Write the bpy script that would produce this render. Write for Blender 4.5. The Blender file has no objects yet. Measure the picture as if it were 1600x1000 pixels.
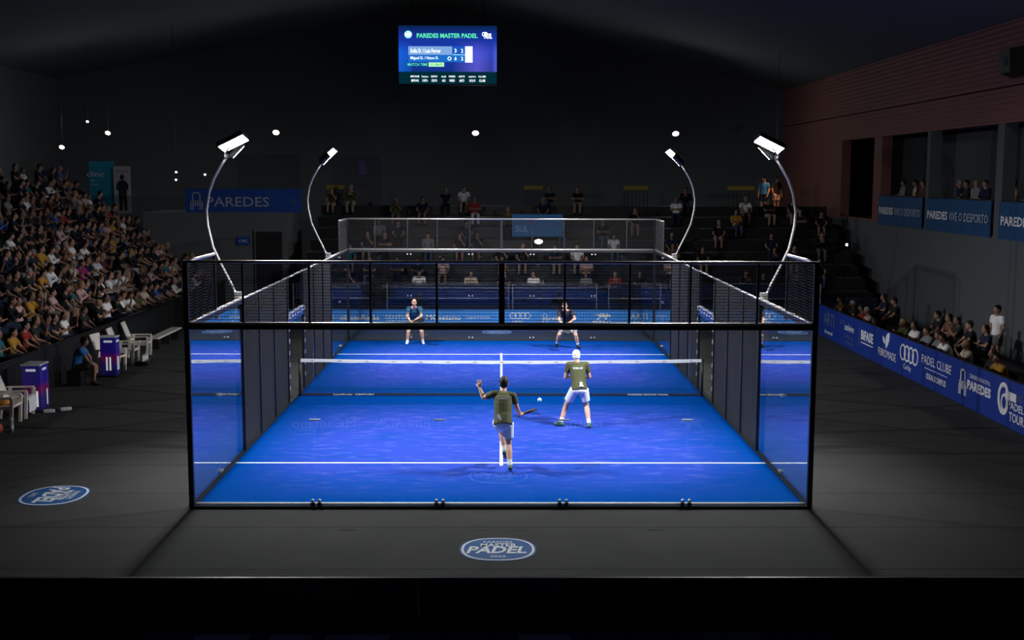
import bpy, bmesh, math, random
from mathutils import Vector, Matrix
random.seed(7)
V = Vector
sc = bpy.context.scene
col = sc.collection

# ------------------------------------------------------------------ camera, world, exposure
def make_camera():
    yaw, pitch, roll = -0.009316, 0.118264, -0.002728
    c, s = math.cos(yaw), math.sin(yaw)
    R0, F0, Z = V((c, s, 0)), V((-s, c, 0)), V((0, 0, 1))
    cp, sp = math.cos(pitch), math.sin(pitch)
    F = F0*cp - Z*sp; U0 = F0*sp + Z*cp
    cr, sr = math.cos(roll), math.sin(roll)
    R = R0*cr - U0*sr; U = R0*sr + U0*cr
    cd = bpy.data.cameras.new('camera'); cd.lens = 42.116; cd.sensor_width = 36; cd.clip_end = 300
    o = bpy.data.objects.new('camera', cd); col.objects.link(o)
    o.matrix_world = Matrix(((R.x, U.x, -F.x, -0.012), (R.y, U.y, -F.y, -28.94), (R.z, U.z, -F.z, 5.332), (0, 0, 0, 1)))
    sc.camera = o
make_camera()
w = bpy.data.worlds.new('World'); sc.world = w; w.use_nodes = True
w.node_tree.nodes['Background'].inputs[0].default_value = (0, 0, 0, 1)        # closed hall: no sky
w.node_tree.nodes['Background'].inputs[1].default_value = 0.0
sc.view_settings.view_transform = 'Standard'; sc.view_settings.look = 'None'
sc.view_settings.gamma = 1; sc.view_settings.use_curve_mapping = False
sc.view_settings.exposure = 0.0
FLOOD_W = 285.0        # each of the eight court floodlights
HALL_W = 80.0           # dimmed house lamps
FLOOD_SPREAD = 114.0

# ------------------------------------------------------------------ helpers
OFF = {}
def tag(o, label=None, cat=None, group=None, kind=None):
    if label: o['label'] = label
    if cat: o['category'] = cat
    if group: o['group'] = group
    if kind: o['kind'] = kind
    return o
def empty(name, loc, label=None, cat=None, group=None, kind=None):
    o = bpy.data.objects.new(name, None); col.objects.link(o); o.location = loc; o.empty_display_size = .1
    OFF[o] = V(loc)
    return tag(o, label, cat, group, kind)
def link(name, me, mat, parent=None, base=None, smooth=False):
    """me holds world coordinates; they become relative to the parent (or to base)"""
    off = OFF[parent] if parent is not None else (V(base) if base is not None else V((0, 0, 0)))
    if off.length > 0: me.transform(Matrix.Translation(-off))
    if mat is not None and len(me.materials) == 0: me.materials.append(mat)
    if smooth:
        for p in me.polygons: p.use_smooth = True
    o = bpy.data.objects.new(name, me); col.objects.link(o)
    OFF[o] = off
    if parent is not None: o.parent = parent
    else: o.location = off
    return o
def copy_tree(o, parent=None):
    c = o.copy(); col.objects.link(c); c.parent = parent; OFF[c] = OFF.get(o)
    for ch in o.children: copy_tree(ch, c)
    return c

class MB:
    def __init__(s): s.v = []; s.f = []
    def add(s, vs, fs):
        n = len(s.v); s.v += [tuple(q) for q in vs]; s.f += [tuple(i+n for i in q) for q in fs]; return s
    def box(s, a, b):
        x0, y0, z0 = a; x1, y1, z1 = b
        return s.add([(x0,y0,z0),(x1,y0,z0),(x1,y1,z0),(x0,y1,z0),(x0,y0,z1),(x1,y0,z1),(x1,y1,z1),(x0,y1,z1)],
                     [(0,3,2,1),(4,5,6,7),(0,1,5,4),(1,2,6,5),(2,3,7,6),(3,0,4,7)])
    def obox(s, c, ax, ay, az, hx, hy, hz):
        c, ax, ay, az = V(c), V(ax), V(ay), V(az); vs = []
        for k in (-1, 1):
            for i, j in ((-1,-1),(1,-1),(1,1),(-1,1)): vs.append(c+ax*hx*i+ay*hy*j+az*hz*k)
        return s.add(vs, [(0,3,2,1),(4,5,6,7),(0,1,5,4),(1,2,6,5),(2,3,7,6),(3,0,4,7)])
    def cyl(s, p0, p1, r0, r1=None, n=12, cap=True):
        p0, p1 = V(p0), V(p1); r1 = r0 if r1 is None else r1
        a = (p1-p0).normalized(); u = a.orthogonal().normalized(); v = a.cross(u)
        vs = [p0+(u*math.cos(t)+v*math.sin(t))*r0 for t in [2*math.pi*i/n for i in range(n)]]
        vs += [p1+(u*math.cos(t)+v*math.sin(t))*r1 for t in [2*math.pi*i/n for i in range(n)]]
        fs = [(i, (i+1) % n, n+(i+1) % n, n+i) for i in range(n)]
        if cap: fs += [tuple(range(n-1, -1, -1)), tuple(range(n, 2*n))]
        return s.add(vs, fs)
    def tube(s, pts, r, n=8):
        pts = [V(p) for p in pts]; vs = []; fs = []; m = len(pts)
        u = None
        for i, p in enumerate(pts):
            d = (pts[min(i+1, m-1)]-pts[max(i-1, 0)]).normalized()
            if u is None: u = d.orthogonal().normalized()
            u = (u-d*u.dot(d)).normalized(); v = d.cross(u)
            rr = r[i] if isinstance(r, (list, tuple)) else r
            vs += [p+(u*math.cos(t)+v*math.sin(t))*rr for t in [2*math.pi*k/n for k in range(n)]]
        for i in range(m-1):
            for k in range(n): fs.append((i*n+k, i*n+(k+1) % n, (i+1)*n+(k+1) % n, (i+1)*n+k))
        fs += [tuple(range(n-1, -1, -1)), tuple(range((m-1)*n, m*n))]
        return s.add(vs, fs)
    def capsule(s, p0, p1, r0, r1, side=None, flat=1.0, n=12, ends=True):
        """tapered round limb; side = wide axis, flat = depth / width"""
        p0, p1 = V(p0), V(p1); a = p1-p0; L = a.length; a = a/L if L > 1e-6 else V((0, 0, 1))
        u = V(side) if side is not None else a.orthogonal()
        u = (u-a*u.dot(a)).normalized(); v = a.cross(u)
        rings = []
        if ends:
            for t in (75, 50, 25): rings.append((p0-a*r0*flat*math.sin(math.radians(t)), r0*math.cos(math.radians(t))))
        rings += [(p0, r0), (p0.lerp(p1, .5), (r0+r1)/2), (p1, r1)]
        if ends:
            for t in (25, 50, 75): rings.append((p1+a*r1*flat*math.sin(math.radians(t)), r1*math.cos(math.radians(t))))
        vs = []; fs = []; m = len(rings)
        for c, r in rings: vs += [c+u*r*math.cos(2*math.pi*k/n)+v*r*flat*math.sin(2*math.pi*k/n) for k in range(n)]
        for i in range(m-1):
            for k in range(n): fs.append((i*n+k, i*n+(k+1) % n, (i+1)*n+(k+1) % n, (i+1)*n+k))
        fs += [tuple(range(n-1, -1, -1)), tuple(range((m-1)*n, m*n))]
        return s.add(vs, fs)
    def ball(s, c, rx, ry=None, rz=None, f=None, nu=14, nv=9):
        ry = rx if ry is None else ry; rz = rx if rz is None else rz; c = V(c)
        f = V((0, 1, 0)) if f is None else V(f).normalized(); x = f.cross(V((0, 0, 1))).normalized(); z = x.cross(f)
        vs = []; fs = []
        for i in range(1, nv):
            t = math.pi*i/nv
            for k in range(nu):
                q = 2*math.pi*k/nu
                vs.append(c+x*rx*math.sin(t)*math.cos(q)+f*ry*math.sin(t)*math.sin(q)+z*rz*math.cos(t))
        top, bot = len(vs), len(vs)+1; vs += [c+z*rz, c-z*rz]
        for i in range(nv-2):
            for k in range(nu): fs.append((i*nu+k, (i+1)*nu+k, (i+1)*nu+(k+1) % nu, i*nu+(k+1) % nu))
        for k in range(nu): fs.append((top, k, (k+1) % nu)); fs.append((bot, (nv-2)*nu+(k+1) % nu, (nv-2)*nu+k))
        return s.add(vs, fs)
    def prism(s, pl, pts, d=.006, w0=0.0):
        n = len(pts); vs = [pl(u, v, w0) for u, v in pts]+[pl(u, v, w0+d) for u, v in pts]
        fs = [tuple(range(n-1, -1, -1)), tuple(range(n, 2*n))]+[(i, (i+1) % n, n+(i+1) % n, n+i) for i in range(n)]
        return s.add(vs, fs)
    def rect(s, pl, u0, v0, u1, v1, d=.006, w0=0.0): return s.prism(pl, [(u0, v0), (u1, v0), (u1, v1), (u0, v1)], d, w0)
    def ring(s, pl, cu, cv, ru, rv, t, d=.006, n=28, w0=0.0):
        vs = []; fs = []
        for i in range(n):
            a = 2*math.pi*i/n; ca, sa = math.cos(a), math.sin(a)
            for rr, w in ((0, 0), (0, d), (t, d), (t, 0)): vs.append(pl(cu+(ru-rr)*ca, cv+(rv-rr)*sa, w0+w))
        for i in range(n):
            for k in range(4): fs.append((i*4+k, ((i+1) % n)*4+k, ((i+1) % n)*4+(k+1) % 4, i*4+(k+1) % 4))
        return s.add(vs, fs)
    def wire(s, p0, p1, t):
        p0, p1 = V(p0), V(p1); a = (p1-p0).normalized(); u = a.orthogonal().normalized(); v = a.cross(u)
        vs = [p+(u*i+v*j)*t/2 for p in (p0, p1) for i, j in ((-1,-1),(1,-1),(1,1),(-1,1))]
        return s.add(vs, [(0,1,5,4),(1,2,6,5),(2,3,7,6),(3,0,4,7)])
    def mesh(s, name='m'):
        me = bpy.data.meshes.new(name); me.from_pydata(s.v, [], s.f); me.update()
        return me
    def build(s, name, mat, parent=None, base=None, smooth=False, bevel=0):
        me = s.mesh(name)
        bm = bmesh.new(); bm.from_mesh(me); bmesh.ops.recalc_face_normals(bm, faces=bm.faces)
        if bevel: bmesh.ops.bevel(bm, geom=[e for e in bm.edges if e.is_manifold and e.calc_face_angle(0) > .5], offset=bevel, segments=2, affect='EDGES', clamp_overlap=True)
        bm.to_mesh(me); bm.free()
        return link(name, me, mat, parent, base, smooth)

class Plane:
    def __init__(s, o, r, u): s.o, s.r, s.u = V(o), V(r), V(u); s.n = s.r.cross(s.u)
    def __call__(s, a, b, w=0): return s.o+s.r*a+s.u*b+s.n*w
SOUTH = (V((1, 0, 0)), V((0, 0, 1)))     # faces -y
NORTH = (V((-1, 0, 0)), V((0, 0, 1)))    # faces +y
WEST = (V((0, -1, 0)), V((0, 0, 1)))     # faces -x
UPF = (V((1, 0, 0)), V((0, 1, 0)))       # lies on the floor

# ------------------------------------------------------------------ materials (all procedural)
MATS = {}
def mat(name, c, rough=.6, metal=0., c2=None, scale=8., bump=0., emit=None, es=0., spec=.5):
    if name in MATS: return MATS[name]
    m = bpy.data.materials.new(name); m.use_nodes = True; nt = m.node_tree; b = nt.nodes['Principled BSDF']
    b.inputs['Roughness'].default_value = rough; b.inputs['Metallic'].default_value = metal
    b.inputs['Specular IOR Level'].default_value = spec
    if c2 is None: c2 = tuple(x*.86 for x in c)
    tc = nt.nodes.new('ShaderNodeTexCoord'); no = nt.nodes.new('ShaderNodeTexNoise'); no.inputs['Scale'].default_value = scale
    no.inputs['Detail'].default_value = 4
    nt.links.new(tc.outputs['Object'], no.inputs['Vector'])
    mx = nt.nodes.new('ShaderNodeMix'); mx.data_type = 'RGBA'
    mx.inputs['A'].default_value = (*c, 1); mx.inputs['B'].default_value = (*c2, 1)
    nt.links.new(no.outputs['Fac'], mx.inputs['Factor']); nt.links.new(mx.outputs['Result'], b.inputs['Base Color'])
    if bump:
        bp = nt.nodes.new('ShaderNodeBump'); bp.inputs['Strength'].default_value = bump; bp.inputs['Distance'].default_value = .01
        nt.links.new(no.outputs['Fac'], bp.inputs['Height']); nt.links.new(bp.outputs['Normal'], b.inputs['Normal'])
    if emit:
        b.inputs['Emission Color'].default_value = (*emit, 1); b.inputs['Emission Strength'].default_value = es
    MATS[name] = m; return m
def objcol_mat(name, rough=.8):
    m = bpy.data.materials.new(name); m.use_nodes = True; nt = m.node_tree; b = nt.nodes['Principled BSDF']
    oi = nt.nodes.new('ShaderNodeObjectInfo'); no = nt.nodes.new('ShaderNodeTexNoise'); no.inputs['Scale'].default_value = 9
    tc = nt.nodes.new('ShaderNodeTexCoord'); nt.links.new(tc.outputs['Object'], no.inputs['Vector'])
    mr = nt.nodes.new('ShaderNodeMapRange'); mr.inputs['To Min'].default_value = .78; mr.inputs['To Max'].default_value = 1.1
    nt.links.new(no.outputs['Fac'], mr.inputs['Value'])
    mx = nt.nodes.new('ShaderNodeVectorMath'); mx.operation = 'SCALE'
    nt.links.new(oi.outputs['Color'], mx.inputs[0]); nt.links.new(mr.outputs[0], mx.inputs['Scale'])
    nt.links.new(mx.outputs[0], b.inputs['Base Color']); b.inputs['Roughness'].default_value = rough
    b.inputs['Specular IOR Level'].default_value = .25
    MATS[name] = m; return m
def glass_mat():
    m = bpy.data.materials.new('tempered_glass'); m.use_nodes = True; nt = m.node_tree; nt.nodes.clear()
    out = nt.nodes.new('ShaderNodeOutputMaterial'); mix = nt.nodes.new('ShaderNodeMixShader')
    tr = nt.nodes.new('ShaderNodeBsdfTransparent'); tr.inputs[0].default_value = (.95, .975, .975, 1)
    gl = nt.nodes.new('ShaderNodeBsdfGlossy'); gl.inputs['Roughness'].default_value = 0.0; gl.inputs[0].default_value = (1, 1, 1, 1)
    ge = nt.nodes.new('ShaderNodeNewGeometry'); dt = nt.nodes.new('ShaderNodeVectorMath'); dt.operation = 'DOT_PRODUCT'
    nt.links.new(ge.outputs['Normal'], dt.inputs[0]); nt.links.new(ge.outputs['Incoming'], dt.inputs[1])
    def M(op, a, b=None):
        n = nt.nodes.new('ShaderNodeMath'); n.operation = op
        for i, q in enumerate((a, b)):
            if q is None: continue
            if isinstance(q, (int, float)): n.inputs[i].default_value = q
            else: nt.links.new(q, n.inputs[i])
        return n.outputs[0]
    k = M('POWER', M('SUBTRACT', 1.0, M('ABSOLUTE', dt.outputs['Value'])), 3.2)
    fac = M('ADD', .04, M('MULTIPLY', .96, k))      # angle-dependent reflectance of coated tempered glass
    nt.links.new(fac, mix.inputs[0]); nt.links.new(tr.outputs[0], mix.inputs[1]); nt.links.new(gl.outputs[0], mix.inputs[2])
    nt.links.new(mix.outputs[0], out.inputs[0]); MATS['tempered_glass'] = m; return m
def turf_mat():
    m = bpy.data.materials.new('blue_turf'); m.use_nodes = True; nt = m.node_tree; b = nt.nodes['Principled BSDF']
    b.inputs['Roughness'].default_value = .9; b.inputs['Specular IOR Level'].default_value = .0
    tc = nt.nodes.new('ShaderNodeTexCoord')
    def noise(sx, sy, scale, det=5, seed=0):
        mp = nt.nodes.new('ShaderNodeMapping'); mp.inputs['Scale'].default_value = (sx, sy, 1); mp.inputs['Location'].default_value = (seed, seed*.7, 0)
        n = nt.nodes.new('ShaderNodeTexNoise'); n.inputs['Scale'].default_value = scale; n.inputs['Detail'].default_value = det
        n.inputs['Roughness'].default_value = .6
        nt.links.new(tc.outputs['Object'], mp.inputs[0]); nt.links.new(mp.outputs[0], n.inputs['Vector']); return n.outputs['Fac']
    def ramp(x, a, bb, lo=0., hi=1.):
        r = nt.nodes.new('ShaderNodeMapRange'); r.inputs['From Min'].default_value = a; r.inputs['From Max'].default_value = bb
        r.inputs['To Min'].default_value = lo; r.inputs['To Max'].default_value = hi
        nt.links.new(x, r.inputs['Value']); return r.outputs[0]
    def mul(a, c):
        n = nt.nodes.new('ShaderNodeMath'); n.operation = 'MULTIPLY'; nt.links.new(a, n.inputs[0])
        if isinstance(c, float): n.inputs[1].default_value = c
        else: nt.links.new(c, n.inputs[1])
        return n.outputs[0]
    def mixc(f, A, B):
        n = nt.nodes.new('ShaderNodeMix'); n.data_type = 'RGBA'; nt.links.new(f, n.inputs['Factor'])
        for k, q in (('A', A), ('B', B)):
            if isinstance(q, tuple): n.inputs[k].default_value = (*q, 1)
            else: nt.links.new(q, n.inputs[k])
        return n.outputs['Result']
    # worn, sandy zone where the play happens: behind the net on both halves
    sp = nt.nodes.new('ShaderNodeSeparateXYZ'); nt.links.new(tc.outputs['Object'], sp.inputs[0])
    ay = nt.nodes.new('ShaderNodeMath'); ay.operation = 'ABSOLUTE'; nt.links.new(sp.outputs['Y'], ay.inputs[0])
    ax = nt.nodes.new('ShaderNodeMath'); ax.operation = 'ABSOLUTE'; nt.links.new(sp.outputs['X'], ax.inputs[0])
    zone = mul(mul(ramp(ay.outputs[0], .8, 2.6), ramp(ay.outputs[0], 9.6, 7.2)), ramp(ax.outputs[0], 4.9, 3.3))
    wear = mul(zone, ramp(noise(.6, 1, .9, 6), .15, .52))
    scuff = mul(mul(zone, ramp(noise(1, 2.6, 2.2, 7, 3), .52, .70)), .6)
    c = mixc(wear, (0.0, .050, .28), (.026, .053, .37))
    c = mixc(scuff, c, (.10, .135, .46))
    c = mixc(mul(ramp(noise(1, 1, 60, 2, 5), .35, .7), .18), c, (.0, .036, .22))
    nt.links.new(c, b.inputs['Base Color']); MATS['blue_turf'] = m; return m
def carpet_mat():
    m = mat('dark_carpet', (.072, .071, .071), .95, 0, (.052, .052, .053), 1.2, .15, spec=.1); return m
M_TURF, M_GLASS, M_CARPET = turf_mat(), glass_mat(), carpet_mat()
M_LINE = mat('white_line', (.86, .87, .9), .8, c2=(.74, .76, .82), scale=14)
M_STEEL = mat('black_steel', (.03, .031, .034), .38, .3)
M_RAIL = mat('grey_rail', (.80, .78, .74), .34, .75)
M_WIRE = mat('dark_wire', (.09, .09, .09), .38, .4)
M_NET = mat('black_netting', (.022, .022, .024), .7)
M_MAST = mat('aluminium_mast', (.55, .55, .57), .35, .5)
M_BOLT = mat('steel_bolt', (.75, .75, .75), .3, .4)
M_WHITE = mat('white_plastic', (.82, .82, .84), .5)
M_CREAM = mat('cream_plastic', (.90, .84, .76), .5, c2=(.82, .76, .69), scale=5)
M_BLUE = mat('banner_blue', (.012, .075, .36), .55, c2=(.010, .06, .30), scale=2)
M_RBLUE = mat('board_blue', (.008, .04, .34), .45, c2=(.006, .03, .27), scale=2)
M_FBLUE = mat('bright_banner', (.06, .30, .85), .55, c2=(.05, .26, .78), scale=2)
M_EBLUE = mat('emblem_blue', (.010, .10, .34), .6)
M_NAVY = mat('navy_cloth', (.008, .013, .04), .8)
M_PRINT = mat('white_print', (.85, .87, .92), .6)
M_PRINTB = mat('faint_print', (.10, .14, .26), .7)
M_DIM = mat('shaded_print', (.060, .078, .12), .8)  # white barrier lettering with the shade of the unlit face put into its colour
M_DARKWALL = mat('dark_wall', (.10, .11, .12), .9, c2=(.085, .095, .105), scale=1.5)
M_GREYWALL = mat('grey_wall', (.13, .14, .145), .85, c2=(.11, .12, .125), scale=1.5)
M_CEIL = mat('ceiling_dark', (.11, .125, .13), .95)
M_DECK = mat('stand_deck', (.028, .030, .033), .8)
M_SKIN = mat('skin', (.62, .36, .26), .55, c2=(.55, .30, .21), scale=6)
M_HAIRD = mat('dark_hair', (.012, .009, .008), .7)
M_OLIVE = mat('olive_shirt', (.075, .080, .026), .8, c2=(.045, .050, .018), scale=7, bump=.3)
M_OLIVED = mat('dark_olive', (.03, .035, .025), .8)
M_SHORTW = mat('white_shorts', (.80, .82, .86), .75, c2=(.66, .68, .74), scale=7, bump=.3)
M_TEAL = mat('teal_shirt', (.012, .10, .18), .7, c2=(.008, .06, .13), scale=7)
M_NAVYS = mat('navy_shirt', (.012, .014, .03), .75)
M_BLACKS = mat('black_shorts', (.008, .008, .010), .75)
M_SHOEG = mat('green_shoe', (.03, .10, .09), .6)
M_SHOEW = mat('white_shoe', (.8, .82, .84), .6)
M_BLACK = mat('black_plastic', (.008, .008, .009), .5)
M_BALL = mat('ball_felt', (.62, .85, .60), .9, emit=(.5, .9, .7), es=0)
M_OSKIN, M_OSHIRT, M_OTROU, M_OHAIR = objcol_mat('skin_varied', .6), objcol_mat('shirt_cloth'), objcol_mat('trouser_cloth'), objcol_mat('hair_varied')
def ribbed_mat():
    m = bpy.data.materials.new('brick_red_ribbed'); m.use_nodes = True; nt = m.node_tree; b = nt.nodes['Principled BSDF']
    b.inputs['Base Color'].default_value = (.22, .085, .075, 1); b.inputs['Roughness'].default_value = .7
    tc = nt.nodes.new('ShaderNodeTexCoord'); wv = nt.nodes.new('ShaderNodeTexWave'); wv.bands_direction = 'Z'
    wv.inputs['Scale'].default_value = 1.9; bp = nt.nodes.new('ShaderNodeBump'); bp.inputs['Strength'].default_value = .9; bp.inputs['Distance'].default_value = .04
    nt.links.new(tc.outputs['Object'], wv.inputs['Vector']); nt.links.new(wv.outputs['Fac'], bp.inputs['Height']); nt.links.new(bp.outputs['Normal'], b.inputs['Normal'])
    MATS['brick_red_ribbed'] = m; return m
M_RIB = ribbed_mat()
M_RED = mat('brick_red_plain', (.20, .075, .065), .75)
def emit_mat(name, c, s):
    m = bpy.data.materials.new(name); m.use_nodes = True; nt = m.node_tree; b = nt.nodes['Principled BSDF']
    b.inputs['Base Color'].default_value = (.02, .02, .02, 1); b.inputs['Emission Color'].default_value = (*c, 1); b.inputs['Emission Strength'].default_value = s
    MATS[name] = m; return m
M_LED = emit_mat('led_emitter', (1, .985, .95), 40.)
M_SPOT = emit_mat('spot_emitter', (1, .93, .85), 12.)
M_HALL = emit_mat('hall_globe', (1, .93, .86), 1.5)
M_SPOTC = emit_mat('cool_spot_emitter', (.9, .95, 1), 5.)

# ------------------------------------------------------------------ lettering
TXT = {}
def text(s, pl, cu, cv, wd, h, m, parent, bold=.015, d=.006, w0=0.0, name='lettering', slant=0.):
    key = (s, bold)
    if key not in TXT:
        cu_ = bpy.data.curves.new('t', 'FONT'); cu_.body = s; cu_.offset = bold; cu_.resolution_u = 2
        o = bpy.data.objects.new('t', cu_); col.objects.link(o)
        dg = bpy.context.evaluated_depsgraph_get(); me = bpy.data.meshes.new_from_object(o.evaluated_get(dg))
        vs = [v.co.copy() for v in me.vertices]; fs = [tuple(p.vertices) for p in me.polygons]
        bpy.data.objects.remove(o); bpy.data.curves.remove(cu_); bpy.data.meshes.remove(me)
        x0 = min(v.x for v in vs); x1 = max(v.x for v in vs); y0 = min(v.y for v in vs); y1 = max(v.y for v in vs)
        TXT[key] = ([((v.x-x0)/(x1-x0)-.5, (v.y-y0)/(y1-y0)-.5) for v in vs], fs)
    vs, fs = TXT[key]; mb = MB(); n = len(vs)
    top = [pl(cu+a*wd+slant*b*h, cv+b*h, w0+d) for a, b in vs]
    mb.add(top, fs)
    me = mb.mesh(name); return link(name, me, m, parent)

# ------------------------------------------------------------------ the hall
def ceil_z(x): return 10.4+(x+24)*3.8/21 if x < -3 else 14.2-(x+3)*4.25/18.2
def hall():
    fl = MB().box((-24, -32, -.2), (19, 36, -.012)).build('floor', M_DARKWALL, base=(0, 0, -.2)); tag(fl, kind='structure')
    y = -19.04
    while y < 34:                                  # carpet laid in two metre widths
        MB().box((-23.5, y+.006, -.012), (14.98, y+1.994, 0)).build('carpet_strip', M_CARPET, fl); y += 2
    tag(MB().box((-24, -32, 0), (-23.5, 36, 11)).build('wall_left', M_DARKWALL), kind='structure')
    tag(MB().box((-23.5, 35.5, 0), (19, 36, 15)).build('wall_back', M_DARKWALL), kind='structure')
    ce = MB().add([(-24, -32, 10.4), (-3, -32, 14.2), (15.2, -32, 9.95), (-24, 36, 10.4), (-3, 36, 14.2), (15.2, 36, 9.95),
                   (-24, -32, 10.7), (-3, -32, 14.5), (15.2, -32, 10.25), (-24, 36, 10.7), (-3, 36, 14.5), (15.2, 36, 10.25)],
                  [(0, 1, 4, 3), (1, 2, 5, 4), (6, 9, 10, 7), (7, 10, 11, 8), (0, 3, 9, 6), (2, 8, 11, 5), (0, 6, 7, 1), (1, 7, 8, 2), (3, 4, 10, 9), (4, 5, 11, 10)])
    tag(ce.build('ceiling', M_CEIL), kind='structure')
    # right wall: solid below, a gallery of openings, brick-red ribbed cladding above
    wr = tag(MB().box((15, -32, 0), (15.4, 35.5, 3.62)).build('wall_right', M_DARKWALL), kind='structure')
    for z0, z1 in ((6.98, 8.02), (8.07, 9.96)): MB().box((14.97, -32, z0), (15.4, 35.5, z1)).build('cladding_panel', M_RIB, wr)
    for y0, y1 in ((-32, 1.0), (7.05, 7.55), (13.25, 13.55), (18.6, 19.6), (24.2, 35.5)):
        MB().box((15, y0, 3.62), (15.4, y1, 6.98)).build('pillar', M_RED if y0 > 13.5 else M_DARKWALL, wr)
    tag(MB().box((15.4, -32, 3.4), (19, 35.5, 3.62)).build('floor_gallery', M_DARKWALL), kind='structure')
    tag(MB().box((18.7, -32, 3.62), (19, 35.5, 7.3)).build('wall_gallery', M_DARKWALL), kind='structure')
    tag(MB().box((15.4, -32, 7.3), (19, 35.5, 7.5)).build('ceiling_gallery', M_DARKWALL), kind='structure')
    MB().box((15.02, 19.6, 3.62), (15.3, 24.2, 3.7)).build('sill', M_RED, wr)
hall()

# ------------------------------------------------------------------ court
def court():
    t = MB().box((-4.958, -9.958, .001), (4.958, 9.958, .02)).build('court_turf', M_TURF, base=(0, 0, .001))
    tag(t, 'blue artificial turf playing surface of the padel court', 'court surface')
    for y in (-6.95, 6.95): MB().box((-4.957, y-.03, .0202), (4.957, y+.03, .0215)).build('service_line', M_LINE, t)
    MB().box((-.03, -7.15, .0203), (.03, 7.15, .022)).build('centre_line', M_LINE, t)
court()

def clamp(mb, x, y, z, axis):
    p = V((x, y, z)); d = V((0, .035, 0)) if axis == 'y' else V((.035, 0, 0))
    mb.cyl(p-d, p+d, .024, n=10)
def back_wall(y, s, label):
    """s = +1 for the wall whose outside faces +y"""
    r = empty('glass_end_screen', (0, y, 0), label, 'glass wall')
    for i in range(5):
        x0 = -5+2*i
        MB().box((x0+.006, y-.006, .05), (x0+1.994, y+.006, 2.97)).build('glass_pane', M_GLASS, r)
    MB().box((-5.04, y-.04, 0), (5.04, y+.04, .05)).build('base_rail', M_STEEL, r)
    if y < 0: MB().tube([(-4.94, y+.045, .072), (4.94, y+.045, .072)], .022).build('lit_edge_tube', M_WHITE, r, smooth=True)  # white tube added to draw the lit top edge of the base rail
    MB().box((-5.04, y-.03, 2.925), (5.04, y+.03, 2.985)).build('glass_rail', M_STEEL, r)
    MB().tube([(-5.0, y, 3.012), (5.0, y, 3.012)], .03, n=14).build('rail_tube', M_RAIL, r, smooth=True)
    MB().tube([(-5.04, y, 4.0), (5.04, y, 4.0)], .025).build('top_rail', M_RAIL, r, smooth=True)
    for x in (-5.0, 5.0): MB().box((x-.04, y-.04, .05), (x+.04, y+.04, 4.02)).build('corner_post', M_STEEL, r)
    for x in (-4.1, -3.05, -2.08, -1.03, 1.0, 2.03, 3.0, 4.07): MB().box((x-.016, y-.02, 3.03), (x+.016, y+.02, 3.98)).build('mesh_post', M_STEEL, r)
    MB().box((-.045, y-.02, 3.03), (.045, y+.02, 3.98)).build('mesh_post', M_STEEL, r)
    for x in (-3, -1, 1, 3):
        for z in ((.13, 1.5, 2.86) if y > 0 else (.13,)):
            for dx in (-.055, .055):
                mb = MB(); clamp(mb, x+dx, y, z, 'y'); mb.build('glass_clamp', M_BOLT, r, smooth=False)
        if y < 0: MB().tube([(x-.09, y+.02, 1.46), (x+.09, y+.02, 1.46)], .014).build('pane_bracket', M_WHITE, r)
        for dx in (-.055, .055): MB().box((x+dx-.03, y-.03, .05), (x+dx+.03, y+.03, .10)).build('pane_shoe', M_STEEL, r)
    mb = MB()
    for k in range(1, 20): mb.wire((-4.96, y, 3.03+.0485*k), (4.96, y, 3.03+.0485*k), .0065 if y < 0 else .003)
    for k in range(1, 200): mb.wire((-5+.05*k, y, 3.03), (-5+.05*k, y, 3.98), .0025)
    tag(mb.build('wire_mesh', M_WIRE, r), kind='stuff')
back_wall(-10, -1, 'near end glass wall of the padel court behind the players in olive shirts')
back_wall(10, 1, 'far end glass wall of the padel court behind the bald player')

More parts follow.
